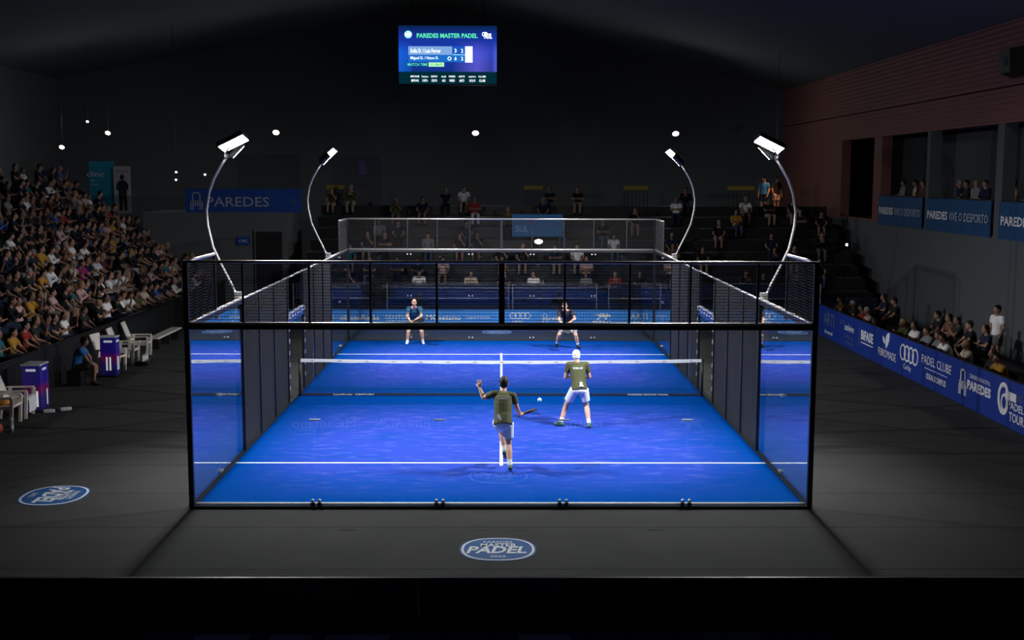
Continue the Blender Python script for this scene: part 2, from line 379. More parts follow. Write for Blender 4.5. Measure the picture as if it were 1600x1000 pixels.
def side_wall(s, label):
    x = 5.0*s; r = empty('court_side_fence', (x, 0, 0), label, 'court fence')
    for sy in (-1, 1):
        for a, b in ((6.035, 8), (8, 9.965)):
            y0, y1 = sorted((a*sy, b*sy))
            MB().box((x-.006, y0+.006, .05), (x+.006, y1-.006, 2.97)).build('glass_pane', M_GLASS, r)
        y0, y1 = sorted((6.0*sy, 9.95*sy))
        MB().box((x-.03, y0, 2.92), (x+.03, y1, 2.985)).build('glass_rail', M_STEEL, r)
        MB().tube([(x, y0, 3.012), (x, y1, 3.012)], .03, n=14).build('rail_tube', M_RAIL, r, smooth=True)
        y0, y1 = sorted((8.1*sy, 9.95*sy))
        MB().tube([(x, y0, 4.0), (x, y1, 4.0)], .028).build('top_rail', M_RAIL, r, smooth=True)
        MB().box((x-.025, 8.1*sy-.025, 3.03), (x+.025, 8.1*sy+.025, 4.0)).build('step_post', M_STEEL, r)
        mb = MB()
        for k in range(1, 20): mb.wire((x, y0, 3.03+.0485*k), (x, y1, 3.03+.0485*k), .008)
        for k in range(1, 37): mb.wire((x, y0+.05*k, 3.03), (x, y0+.05*k, 3.98), .0025)
        tag(mb.build('corner_mesh', M_WIRE, r), kind='stuff')
        for z in (.13, 1.5, 2.88):
            for dy in (-.055, .055):
                mb = MB(); clamp(mb, x, 8*sy+dy, z, 'x'); mb.build('glass_clamp', M_BOLT, r)
        # mesh fence between the glass and the doorway
        y0, y1 = sorted((6.0*sy, 1.15*sy))
        MB().tube([(x, y0, 3.0), (x, y1, 3.0)], .022).build('fence_rail', M_RAIL, r, smooth=True)
        mb = MB()
        for k in range(0, 60): mb.wire((x, y0, .06+.05*k), (x, y1, .06+.05*k), .004)
        for k in range(1, 97): mb.wire((x, y0+.05*k, .05), (x, y0+.05*k, 2.98), .006)
        tag(mb.build('fence_mesh', M_WIRE, r), kind='stuff')
        for py in (6.0, 4.4, 2.8): MB().box((x-.035*1, py*sy-.035, .0), (x+.035, py*sy+.035, 3.0)).build('fence_post', M_STEEL, r)
        dp = MB().box((x-.03, 1.1*sy-.04, 0), (x+.03, 1.1*sy+.04, 3.0)).build('door_post', M_STEEL, r)
        for k in range(7): MB().box((x-s*.045-.012, 1.1*sy-.05, .35+.28*k), (x-s*.045+.012, 1.1*sy-.02, .45+.28*k)).build('pad_strap', M_BOLT, dp)
    MB().box((x-.04, -9.958, 0), (x+.04, 9.958, .05)).build('base_rail', M_STEEL, r)
    MB().tube([(x, -1.1, 3.0), (x, 1.1, 3.0)], .022).build('fence_rail', M_RAIL, r, smooth=True)
    h = MB().box((x-.02, -1.05, 1.92), (x+.02, 1.05, 2.12)).build('door_header', M_BLUE, r)
    MB().box((x-.03, -1.06, 2.12), (x+.03, 1.06, 2.15)).build('header_edge', M_WHITE, h)
    for k in range(6): MB().box((x-s*.03-.01, -.9+.34*k, 2.02), (x-s*.03+.01, -.82+.34*k, 2.07)).build('header_stud', M_WHITE, h)
side_wall(-1, 'side fence of the padel court next to the white lounge chairs')
side_wall(1, 'side fence of the padel court next to the blue sponsor boards')

def net():
    r = empty('padel_net', (0, 0, .02), 'padel net with white top band across the blue court', 'net')
    for s in (-1, 1):
        p = MB().cyl((4.92*s, 0, .02), (4.92*s, 0, .96), .03).build('net_post', M_STEEL, r, smooth=True)
    n = 40; mb = MB(); bb = MB(); me = MB()
    zt = lambda x: .89+.045*(abs(x)/4.95)**2
    xs = [-4.92+9.84*i/n for i in range(n+1)]
    for i in range(n):
        a, b = xs[i], xs[i+1]; wa = .006*math.sin(a*5.5); wb = .006*math.sin(b*5.5)
        mb.add([(a, -.012, zt(a)-.075+wa), (b, -.012, zt(b)-.075+wb), (b, -.012, zt(b)), (a, -.012, zt(a)), (a, .012, zt(a)-.075+wa), (b, .012, zt(b)-.075+wb), (b, .012, zt(b)), (a, .012, zt(a))],
               [(0, 1, 2, 3), (5, 4, 7, 6), (3, 2, 6, 7), (1, 0, 4, 5)])
    mb.build('net_band', M_LINE, r)
    MB().box((-4.92, -.012, .03), (4.92, .012, .085)).build('bottom_band', M_NAVY, r)
    for k in range(1, 246): x = -4.92+.04*k; me.wire((x, 0, .05), (x, 0, zt(x)-.05), .0022)
    for k in range(1, 20):
        for i in range(n): me.wire((xs[i], 0, .08+(zt(xs[i])-.13)*k/20), (xs[i+1], 0, .08+(zt(xs[i+1])-.13)*k/20), .0022)
    tag(me.build('net_mesh', M_NET, r), kind='stuff')
    MB().box((-.03, -.016, .02), (.03, .016, .97)).build('centre_strap', M_LINE, r)
    pl = Plane((0, -.013, 0), *SOUTH)
    text('LusoRocks  CENTURY', pl, -3.6, .058, 1.0, .035, M_PRINT, r); text('PAREDES MASTER PADEL', pl, 3.6, .058, 1.0, .032, M_PRINT, r)
    for k in range(15):
        x = -4.6+.66*k; text('PADEL', pl, x, zt(x)-.036, .09, .02, M_STEEL, r)
net()

# ------------------------------------------------------------------ floodlight masts
def mast(sx, sy, label):
    x0 = 5.0*sx; y = 6.0*sy
    r = empty('floodlight_mast', (5.1*sx, y, 0), label, 'floodlight', 'curved floodlight masts of the court')
    MB().cyl((5.1*sx, y, 0), (5.1*sx, y, 3.1), .04).build('mast_post', M_STEEL, r, smooth=True)
    MB().box((min(x0, 5.1*sx)-.02, y-.05, 3.02), (max(x0, 5.1*sx)+.02, y+.05, 3.14)).build('mast_bracket', M_BOLT, r)
    P = [(5.10, 3.1), (5.23, 3.38), (5.37, 3.66), (5.52, 4.0), (5.61, 4.42), (5.625, 4.7), (5.56, 5.05), (5.46, 5.30), (5.33, 5.52), (5.2, 5.72)]
    MB().tube([(a*sx, y, z) for a, z in P], [.03]*6+[.027, .025, .023, .022], n=10).build('curved_mast', M_MAST, r, smooth=True)
    MB().box((5.2*sx-.03, y-.36, 5.70), (5.2*sx+.03, y+.36, 5.76)).build('cross_arm', M_STEEL, r)
    for k, dy in enumerate((-.24, .22)):
        t = math.radians(((46, 42) if sy > 0 else (26, 46))[k]); big = (k == 0) == (sy < 0); hx, hy = (.25, .17) if big else (.15, .16) 
        nrm = V((-sx*math.sin(t), 0, -math.cos(t)))
        nrm = (nrm+V((0, (.50, -.34)[k] if sy > 0 else (-.30, .40)[k], 0))).normalized()
        ya = V((0, 1, 0)); ya = (ya-nrm*ya.dot(nrm)).normalized(); xa = ya.cross(nrm)
        c = V(((5.02 if big else 5.04)*sx, y+dy, 5.95 if big else 5.84))
        h = MB().obox(c-nrm*.05, xa, ya, nrm, hx+.02, hy+.02, .045).build('floodlight_housing', M_STEEL, r, bevel=.01)
        MB().obox(c-nrm*.002, xa, ya, nrm, hx, hy, .006).build('led_panel', M_LED, h)
        MB().cyl((5.2*sx, y+dy, 5.74), c-nrm*.05, .018, n=8).build('yoke', M_STEEL, r)
        ld = bpy.data.lights.new('floodlight_beam', 'AREA'); ld.shape = 'RECTANGLE'; ld.size = .2; ld.size_y = .16
        ld.energy = FLOOD_W*((.85, 1.2) if sy > 0 else (.85, 1.25))[k]; ld.spread = math.radians(FLOOD_SPREAD); ld.color = (1, .985, .96)
        lo = bpy.data.objects.new('floodlight_beam', ld); col.objects.link(lo); lo.parent = r
        m = Matrix((xa, -ya, -nrm)).transposed().to_4x4()
        if m.determinant() < 0: m = Matrix((xa, ya, -nrm)).transposed().to_4x4()
        m.translation = c+nrm*.01-OFF[r]; lo.matrix_local = m
mast(-1, -1, 'curved floodlight mast at near end of the lounge chair side')
mast(1, -1, 'curved floodlight mast at near end of the sponsor board side')
mast(-1, 1, 'curved floodlight mast at far end of the lounge chair side')
mast(1, 1, 'curved floodlight mast at far end of the sponsor board side')

# ------------------------------------------------------------------ sponsor emblems
def rings_logo(pl, cu, cv, wd, m, parent):
    mb = MB(); r = wd/5.2
    for k in range(4): mb.ring(pl, cu+(k-1.5)*r*1.42, cv, r, r, r*.24, w0=.001*k)
    return mb.build('four_ring_logo', m, parent)
def chair_logo(pl, cu, cv, h, m, parent):
    mb = MB(); t = h*.07
    mb.rect(pl, cu-h*.24, cv+h*.5-t, cu+h*.24, cv+h*.5).rect(pl, cu-h*.24, cv, cu-h*.24+t, cv+h*.5).rect(pl, cu+h*.24-t, cv, cu+h*.24, cv+h*.5)
    mb.rect(pl, cu-h*.36, cv-t, cu+h*.36, cv+t*.3)
    for k in range(6): u = cu-h*.36+k*(h*.72-t)/5; mb.rect(pl, u, cv-h*(.5 if k not in (2, 3) else .28), u+t, cv)
    return mb.build('chair_logo', m, parent)
def dog_logo(pl, cu, cv, wd, m, parent):
    P = [(-.5, .12), (-.33, .10), (-.22, .02), (-.30, -.14), (-.46, -.2), (-.25, -.2), (-.13, -.05), (.06, -.02), (.14, -.16), (.06, -.22), (.22, -.2), (.24, -.02), (.38, .02), (.5, -.06), (.40, .12), (.30, .2), (.18, .16), (.0, .2), (-.18, .18), (-.34, .15)]
    return MB().prism(pl, [(cu+a*wd, cv+b*wd) for a, b in P]).build('leaping_dog_logo', m, parent)
def leaf_logo(pl, cu, cv, wd, m, parent):
    mb = MB()
    mb.prism(pl, [(cu+a*wd, cv+b*wd) for a, b in ((.05, -.35), (-.08, -.05), (.0, .22), (.2, .38), (.5, .45), (.48, .1), (.3, -.15))])
    mb.prism(pl, [(cu+a*wd, cv+b*wd) for a, b in ((-.1, -.1), (-.2, .1), (-.5, .2), (-.42, -.02), (-.25, -.14))])
    return mb.build('leaf_logo', m, parent)
def emblem(name, pl, hw, hh, label, dim=False, group=None):
    r = empty(name, pl.o, label, 'floor emblem', group)
    def oval(f, n=40): return [(hw*f*math.copysign(abs(math.cos(a))**.8, math.cos(a)), hh*f*math.copysign(abs(math.sin(a))**.9, math.sin(a))) for a in [2*math.pi*i/n for i in range(n)]]
    MB().prism(pl, oval(1.05), .003).build('outer_edge', M_EBLUE, r)
    MB().prism(pl, oval(1.0), .002, .003).build('white_rim', M_PRINT, r)
    MB().prism(pl, oval(.93), .002, .005).build('blue_field', M_EBLUE, r)
    text('PADEL', pl, 0, -.10*hh, 1.62*hw, .62*hh, M_PRINT, r, .03, .002, .007, slant=.15)
    text('MASTER', pl, .02*hw, .32*hh, 1.0*hw, .30*hh, M_PRINT, r, .02, .002, .0075)
    text('PAREDES', pl, 0, .60*hh, .8*hw, .17*hh, M_PRINT, r, .01, .002, .007)
    text('2022', pl, 0, -.68*hh, .42*hw, .17*hh, M_PRINT, r, .01, .002, .007)
    return r
emblem('floor_emblem', Plane((-.05, -12.14, .001), *UPF), .53, .52, 'blue oval floor emblem on carpet outside the near end glass')
emblem('floor_emblem', Plane((-7.52, -9.2, .001), V((.0, -1, 0)), V((1, 0, 0))), .62, .52, 'blue oval floor emblem on carpet beside the lounge chair side')
emblem('floor_emblem', Plane((-.15, 12.35, .001), V((-1, 0, 0)), V((0, -1, 0))), .5, .5, 'blue oval floor emblem on carpet outside the far end glass')

# ------------------------------------------------------------------ sponsor boards
def board(c, half, h, plk, thick, m, label, group, feet=True):
    """upright advertising board; c = base centre, half = half length"""
    r, u = plk; n = r.cross(u); b = empty('advertising_board', c, label, 'board', group)
    MB().obox(V(c)+V((0, 0, h/2)), r, n, u, half-.002, thick/2, h/2).build('board_panel', m, b)
    MB().obox(V(c)+V((0, 0, h+.0075)), r, n, u, half-.002, thick/2+.004, .0075).build('top_edge', M_STEEL, b)
    return b, Plane(V(c)+n*(thick/2+.001), r, u)
G = 'sponsor boards behind the far end glass'
xs = [-8.6, -5.95, -4.25, -2.95, -.05, 2.15, 4.5, 6.9, 9.0]
nm = ['plain blue', 'BIFASE', 'LusoRocks', 'CENTURY and MCaetano', 'rings and PAREDES chair', 'leaping dog', 'tall letter and second dog', 'plain end']
for i in range(8):
    cx = (xs[i]+xs[i+1])/2; hf = (xs[i+1]-xs[i])/2
    b, pl = board((cx, 13.1, 0), hf, .70, SOUTH, .05, M_FBLUE, 'bright blue sponsor board with %s print behind far end glass' % nm[i], G)
    X = lambda px: (px-783)/44.6-cx
    if i == 1: text('BIFASE', pl, X(530), .40, .5, .16, M_PRINT, b)
    if i == 2: text('LusoRocks', pl, X(566), .42, 1.12, .2, M_PRINT, b, .03)
    if i == 3:
        text('CENTURY', pl, X(622), .44, 1.0, .13, M_PRINT, b, .0); text('real estate', pl, X(622), .31, .9, .06, M_PRINT, b, 0)
        text('MCaetano', pl, X(692), .43, 1.22, .2, M_PRINT, b, .02); text('espormsme', pl, X(746), .41, .85, .12, M_PRINT, b, 0)
    if i == 4: rings_logo(pl, X(813), .49, .62, M_PRINT, b); text('Carby', pl, X(808), .29, .35, .11, M_PRINT, b); chair_logo(pl, X(852), .42, .3, M_PRINT, b); text('PAREDES', pl, X(875), .38, .75, .14, M_PRINT, b)
    if i == 5: dog_logo(pl, X(943), .46, .62, M_PRINT, b); text('PERRO', pl, X(942), .27, .66, .10, M_PRINT, b)
    if i == 6: text('ARTI', pl, X(1000), .48, .6, .2, M_PRINT, b, 0); text('hotel', pl, X(1000), .28, .35, .07, M_PRINT, b); dog_logo(pl, X(1032), .46, .6, M_PRINT, b); text('BECCEN', pl, X(1033), .27, .55, .1, M_PRINT, b)

G = 'sponsor boards along the spectator seats'
segs = [(9.6, 12.0, 'ARTI letter block'), (7.45, 9.6, 'solvire lettering'), (5.6, 7.45, 'BIFASE lettering'), (3.6, 5.6, 'FIBROMADE lettering and leaf'), (2.0, 3.6, 'four ring logo and Carby'),
        (-.5, 2.0, 'PADEL CLUBE lettering'), (-2.85, -.5, 'PAREDES chair logo'), (-5.2, -2.85, 'PADEL TOUR lettering and round ball')]
for y0, y1, what in segs:
    cy = (y0+y1)/2
    b, pl = board((10.98, cy, 0), (y1-y0)/2, 1.03, WEST, .06, M_RBLUE, 'deep blue sponsor board with %s before the seated row' % what, G)
    Y = lambda y: cy-y
    if 'ARTI' in what: text('ARTI', pl, Y(10.7), .66, 1.3, .42, M_PRINTB, b); text('hotel', pl, Y(10.7), .22, .9, .12, M_PRINT, b)
    if 'solvire' in what: text('pro', pl, Y(9.1), .74, .5, .17, M_PRINTB, b); text('solvire', pl, Y(8.35), .66, 1.0, .22, M_PRINT, b); text('Technology', pl, Y(8.4), .36, 1.0, .14, M_PRINTB, b, 0); text('wood', pl, Y(8.3), .2, .9, .1, M_PRINTB, b)
    if 'BIFASE' in what: text('BIFASE', pl, Y(6.5), .63, 1.2, .3, M_PRINT, b, .04); MB().rect(pl, Y(7.1), .38, Y(5.9), .41).build('underline', M_PRINT, b); MB().rect(pl, Y(7.32), .25, Y(7.28), .85).build('divider', M_PRINTB, b)
    if 'leaf' in what: leaf_logo(pl, Y(4.75), .74, .62, M_PRINT, b); text('FIBROMADE', pl, Y(4.62), .38, 1.55, .22, M_PRINT, b, 0)
    if 'four ring' in what: rings_logo(pl, Y(2.8), .64, 1.2, M_PRINT, b); text('Carby', pl, Y(2.9), .26, .62, .18, M_PRINT, b, 0)
    if 'CLUBE' in what: text('PADEL CLUBE', pl, Y(.78), .70, 2.05, .22, M_PRINT, b, 0); MB().rect(pl, Y(1.6), .48, Y(0), .495).build('underline', M_PRINT, b); text('IDEALKORPUS', pl, Y(.75), .30, 1.35, .15, M_PRINT, b)
    if 'PAREDES' in what: chair_logo(pl, Y(-.98), .55, .62, M_PRINT, b); text('CAMARA MUNICIPAL', pl, Y(-1.98), .77, 1.2, .10, M_PRINT, b, 0); text('PAREDES', pl, Y(-1.95), .55, 1.36, .22, M_PRINT, b, .04)
    if 'TOUR' in what:
        mb = MB().ring(pl, Y(-3.3), .58, .30, .36, .10)
        mb.ring(pl, Y(-3.35), .5, .17, .2, .06, w0=.002); mb.rect(pl, Y(-3.4), .6, Y(-3.95), .78, w0=.003); mb.build('round_ball_logo', M_PRINT, b)
        text('2022', pl, Y(-4.15), .72, .3, .14, M_PRINTB, b); text('PADEL', pl, Y(-3.95), .50, .8, .16, M_PRINT, b); text('TOUR', pl, Y(-4.0), .26, .75, .2, M_PRINT, b)

G = 'dark barrier boards before the near stand'
for x0, x1, what in ((-9, -5, None), (-5, -1, 'MCaetano'), (-1, 2.4, 'rings'), (2.4, 6, 'plain'), (6, 9, None)):
    cx = (x0+x1)/2; n_ = {'MCaetano': 'faint MCaetano lettering', 'rings': 'faint rings and chair logo', 'plain': 'faint dog logo'}.get(what, 'plain back')
    b, pl = board((cx, -15.0, 0), (x1-x0)/2, .545, SOUTH, .04, mat('barrier_navy', (.030, .040, .065), .8), 'dark navy barrier board with %s before the near stand' % n_, G)
    pf = Plane((cx, -14.978, 0), *NORTH)
    if what == 'MCaetano':
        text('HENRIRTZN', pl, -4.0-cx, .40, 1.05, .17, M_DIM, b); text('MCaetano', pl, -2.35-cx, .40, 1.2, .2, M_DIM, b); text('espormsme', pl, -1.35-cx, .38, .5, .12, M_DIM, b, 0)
        text('MCaetano', pf, .6, .38, 1.3, .2, M_PRINT, b); text('HENRIRTZN', pf, -1.0, .38, 1.1, .17, M_PRINT, b)
    if what == 'rings':
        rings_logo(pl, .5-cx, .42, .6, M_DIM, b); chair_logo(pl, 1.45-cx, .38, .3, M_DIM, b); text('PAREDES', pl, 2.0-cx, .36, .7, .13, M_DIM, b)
        text('PAREDES', pf, -.9, .36, .9, .15, M_PRINT, b)
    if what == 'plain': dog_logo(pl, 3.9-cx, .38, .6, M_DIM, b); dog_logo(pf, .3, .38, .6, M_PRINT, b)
def floor_banner():
    pl = Plane((-.15, -15.9, .001), *UPF)
    r = empty('floor_banner', pl.o, 'blue printed floor banner with white dots below the dark barrier', 'floor banner')
    MB().rect(pl, -4.05, -1.6, 4.05, .58, .003).build('banner_sheet', M_BLUE, r)
    mb = MB()
    for u0, u1 in ((-3.42, -2.78), (-2.55, -2.05), (-1.9, -1.15), (.35, .95)): mb.rect(pl, u0, -.6, u1, .49, .002, .003)
    mb.build('lettering', M_PRINT, r)
    mb = MB()
    for j in range(5):
        for i in range(6):
            u, v = 2.42+.135*i+(.067 if j % 2 else 0), .55-.045*j
            mb.prism(pl, [(u+.045*math.cos(a), v+.018*math.sin(a)) for a in [k*math.pi/4 for k in range(8)]], .002, .003)
    mb.build('dot_pattern', M_PRINT, r)
floor_banner()

# ------------------------------------------------------------------ stands
ROWS_L = 9
ORD = ['first', 'second', 'third', 'fourth', 'fifth', 'sixth', 'seventh', 'eighth', 'ninth']
def side_stand():
    for i in range(ROWS_L):
        x1 = -11.45-.72*i; z = .5+.5*i; y0 = -4.0+1.5*i
        r = empty('stand_tier', (x1-.36, 8, 0), '%s tier of the dark grandstand behind the lounge chairs with black bench' % ORD[i], 'grandstand tier', 'tiers of the side stand')
        MB().box((x1-.72, y0, 0), (x1, 20.2, z)).build('tier', M_DECK, r)
        MB().box((x1-.69, y0, z), (x1-.35, 20.2, z+.40)).build('bench', M_BLACK, r)
    r = empty('stand_barrier', (-11.4, 8, 0), 'long dark barrier along the front of the side stand', 'barrier')
    MB().box((-11.40, -4, 0), (-11.34, 20.2, 1.08)).build('front_panel', M_BLACK, r)
    MB().tube([(-11.37, -4, 1.10), (-11.37, 20.2, 1.10)], .022).build('front_rail', M_STEEL, r, smooth=True)
side_stand()
ROWS_F = 8
def far_stand():
    for i in range(ROWS_F):
        y0 = 16.4+1.0*i; z = .55+.45*i
        r = empty('stand_tier', (3.2, y0+.5, 0), '%s tier of the dark grandstand beyond the far end glass' % ORD[i], 'grandstand tier', 'tiers of the far end stand')
        MB().box((-7.9, y0, 0), (14.3, y0+1.0, z)).build('tier', M_DECK, r)
        MB().box((-7.9, y0+.42, z), (14.3, y0+.80, z+.40)).build('bench', M_BLACK, r)
    r = empty('stand_barrier', (3.2, 16.34, 0), 'navy barrier along the front of the far end stand', 'barrier')
    MB().box((-7.9, 16.30, 0), (14.3, 16.38, .84)).build('front_panel', M_NAVY, r)
    n = 0
    for x0, x1 in ((-7.8, -4.9), (-4.3, .3), (.4, 3.6), (4.0, 8.0), (8.4, 12.0)):      # crowd barriers on the front of the stand
        b = empty('crowd_barrier', ((x0+x1)/2, 15.7, 0), 'steel crowd barrier with upright bars before the far stand', 'barrier', 'crowd barriers before the far stand')
        for z in (.84, 1.40): MB().tube([(x0, 15.7, z), (x1, 15.7, z)], .018).build('barrier_rail', M_MAST, b, smooth=True)
        for x in (x0+.03, x1-.03): MB().cyl((x, 15.7, 0), (x, 15.7, 1.4), .02, n=8).build('barrier_post', M_MAST, b)
        k = int((x1-x0)/.13)
        for j in range(1, k): x = x0+(x1-x0)*j/k; MB().cyl((x, 15.7, .85), (x, 15.7, 1.39), .007, n=5).build('barrier_bar', M_STEEL, b)
        MB().box((x0+.1, 15.75, .86), (x1-.1, 15.76, 1.36)).build('barrier_cloth', mat('barrier_blue', (.006, .016, .07), .8), b)
far_stand()
def right_seats():
    r = empty('seating_platform', (13.2, 5, 0), 'low dark seating platform behind the floor bench', 'platform')
    MB().box((12.07, -4, 0), (14.2, 15.4, .28)).build('deck', M_DECK, r)
    for x, z, l in ((11.9, 0, 'long black bench on the floor behind the sponsor boards'), (12.71, .28, 'long black bench standing on the low seating platform')):
        b = empty('long_bench', (x, 5, z), l, 'bench')
        MB().box((x-.15, -4, z+.35), (x+.15, 15.3, z+.40)).build('bench_top', M_BLACK, b)
        for k in range(10): MB().box((x-.12, -3.8+2.08*k, z), (x+.12, -3.75+2.08*k, z+.35)).build('bench_leg', M_BLACK, b)
right_seats()

# ------------------------------------------------------------------ signs, screen and fittings
def end_block():
    b = MB().box((-14.7, 20.5, 0), (-8.8, 24, 3.88)).build('wall_block', M_GREYWALL, base=(-11.7, 22, 0)); tag(b, kind='structure')
    d = empty('door_1', (-9.55, 20.48, 0), kind='structure')
    MB().box((-10.1, 20.44, 0), (-9.02, 20.49, 3.1)).build('door_leaf', M_STEEL, d)
    for x in (-10.16, -9.02): MB().box((x, 20.42, 0), (x+.06, 20.49, 3.16)).build('door_frame', M_GREYWALL, d)
    s = empty('wall_sign', (-10.6, 20.46, 2.72), 'small blue sign with white arrow print beside the grey wall door', 'sign')
    MB().box((-10.88, 20.44, 2.54), (-10.34, 20.49, 2.9)).build('sign_plate', M_BLUE, s)
    text('< WC', Plane((-10.61, 20.437, 2.72), *SOUTH), 0, 0, .36, .13, M_PRINT, s)
    g = empty('banner_sign', (-10.5, 20.44, 3.88), 'long blue banner with chair logo and PAREDES above the grey wall', 'banner')
    MB().box((-12.93, 20.42, 3.89), (-8.17, 20.48, 4.85)).build('banner_panel', M_BLUE, g)
    pl = Plane((-10.5, 20.417, 4.37), *SOUTH); M = mat('grey_print', (.42, .46, .55), .6)
    chair_logo(pl, -1.98, -.02, .72, M, g); text('PAREDES', pl, -.28, -.05, 2.55, .40, M, g, .01); text('XL', pl, 2.0, -.02, .4, .18, M_PRINTB, g)
    text('C.M.', pl, 1.55, -.02, .15, .1, M_PRINTB, g)
    MB().box((-12.9, 20.5, 3.88), (-12.7, 20.6, 4.8)).build('banner_strut', M_STEEL, g); MB().box((-8.95, 20.5, 3.88), (-8.81, 20.6, 4.8)).build('banner_strut', M_STEEL, g)
end_block()
def far_signs():
    s = empty('hanging_banner', (1.47, 20.2, 2.35), 'blue hanging banner reading SUL among the far stand seats', 'banner')
    MB().box((.43, 20.18, 2.94), (2.52, 20.22, 3.85)).build('banner_panel', mat('sul_blue', (.01, .16, .42), .6), s)
    pl = Plane((1.47, 20.176, 3.4), *SOUTH)
    text('BANCADA', pl, -.45, .17, .9, .2, M_PRINTB, s); text('SUL', pl, -.62, -.15, .55, .26, mat('light_blue_print', (.25, .45, .75), .6), s); text('PADEL', pl, .62, .02, .34, .14, M_PRINTB, s)
    for x in (.6, 2.35): MB().cyl((x, 20.23, 1.9), (x, 20.23, 3.0), .02, n=6).build('banner_pole', M_STEEL, s)
    t = empty('tall_banner', (-18.12, 26, 0), 'tall teal banner with white clinic lettering behind the top rows', 'banner')
    MB().box((-18.7, 25.97, 3.7), (-17.57, 26.0, 6.02)).build('banner_panel', mat('teal_banner', (.01, .30, .46), .6), t)
    pl = Plane((-18.12, 25.965, 5.0), *SOUTH)
    text('clinic', pl, -.28, .45, .80, .26, M_PRINT, t, 0); text('sk', pl, -.42, .16, .16, .1, M_PRINT, t); text('estetica', pl, -.36, -.02, .4, .08, M_PRINT, t, 0)
    for x in (-18.6, -17.7): MB().cyl((x, 26.02, 0), (x, 26.02, 5.9), .03, n=6).build('banner_pole', M_STEEL, t)
    p = empty('tall_poster', (-17.15, 25.8, 0), 'pale tall poster with dark standing figure silhouette beside the teal banner', 'poster')
    MB().box((-17.54, 25.78, 3.6), (-16.78, 25.8, 5.8)).build('poster_panel', mat('pale_poster', (.62, .6, .62), .6), p)
    pl = Plane((-17.16, 25.775, 4.7), *SOUTH)
    text('XKCLUB', pl, 0, .86, .56, .13, mat('mid_grey_print', (.3, .3, .32), .6), p)
    q = MB(); q.prism(pl, [(.1*math.cos(a), .60+.13*math.sin(a)) for a in [k*math.pi/6 for k in range(12)]], .002)
    q.prism(pl, [(-.27, .05), (-.25, .32), (-.12, .46), (.12, .46), (.27, .3), (.27, .05), (.18, 0), (-.18, 0)], .002)
    q.prism(pl, [(-.18, 0), (.2, 0), (.2, -.9), (.07, -.9), (.03, -.3), (-.02, -.9), (-.15, -.9)], .002); q.build('figure_silhouette', mat('silhouette_ink', (.03, .03, .04), .6), p)
    for x in (-17.5, -16.82): MB().cyl((x, 25.84, 0), (x, 25.84, 5.7), .025, n=6).build('poster_pole', M_STEEL, p)
    for x0, x1 in ((-7.85, -7.05), (1.0, 1.86), (5.5, 6.6), (10.2, 11.4)):
        y = empty('yellow_gate', ((x0+x1)/2, 25.2, 3.7), 'dim yellow exit gate bar at the top of the far stand', 'gate', 'yellow gate bars above the far stand')
        MB().box((x0, 25.16, 4.80), (x1, 25.24, 4.98)).build('gate_bar', mat('dull_yellow', (.42, .30, .05), .7), y)
        k = 6
        for j in range(k+1): x = x0+.03+(x1-x0-.06)*j/k; MB().cyl((x, 25.2, 3.7), (x, 25.2, 4.8), .014, n=5).build('gate_upright', M_STEEL, y)
    MB().box((-7.9, 24.4, 0), (14.3, 27, 3.7)).build('landing', M_DECK, None, base=(3, 25.5, 0))
    tag(bpy.data.objects['landing'], 'dark raised landing at the top of the far stand', 'platform')
    u = empty('purple_banner', (-19.6, 24.5, 0), 'dim purple banner with pale wave hung behind the top rows', 'banner')
    MB().box((-20.6, 24.5, 3.9), (-19.3, 24.54, 5.6)).build('banner_panel', mat('purple_cloth', (.05, .03, .14), .8), u)
    pl = Plane((-19.95, 24.497, 4.8), *SOUTH); MB().ring(pl, 0, .35, .4, .22, .06, .003).build('wave_mark', M_PRINTB, u)
    for x in (-20.5, -19.4): MB().cyl((x, 24.56, 0), (x, 24.56, 5.5), .03, n=6).build('banner_pole', M_STEEL, u)
    z = empty('purple_logo_sign', (-7.3, 25.4, 3.7), 'dim purple numeral and wordmark sign above the far stand', 'sign')
    MB().box((-7.6, 25.42, 3.7), (-5.4, 25.46, 6.3)).build('sign_panel', M_DARKWALL, z)
    pl = Plane((-6.6, 25.415, 5), *SOUTH); pm = mat('purple_print', (.16, .12, .32), .7)
    text('1', pl, .35, .75, .3, .62, pm, z, .03); text('MHO', pl, 0, -.42, .9, .3, pm, z)
far_signs()

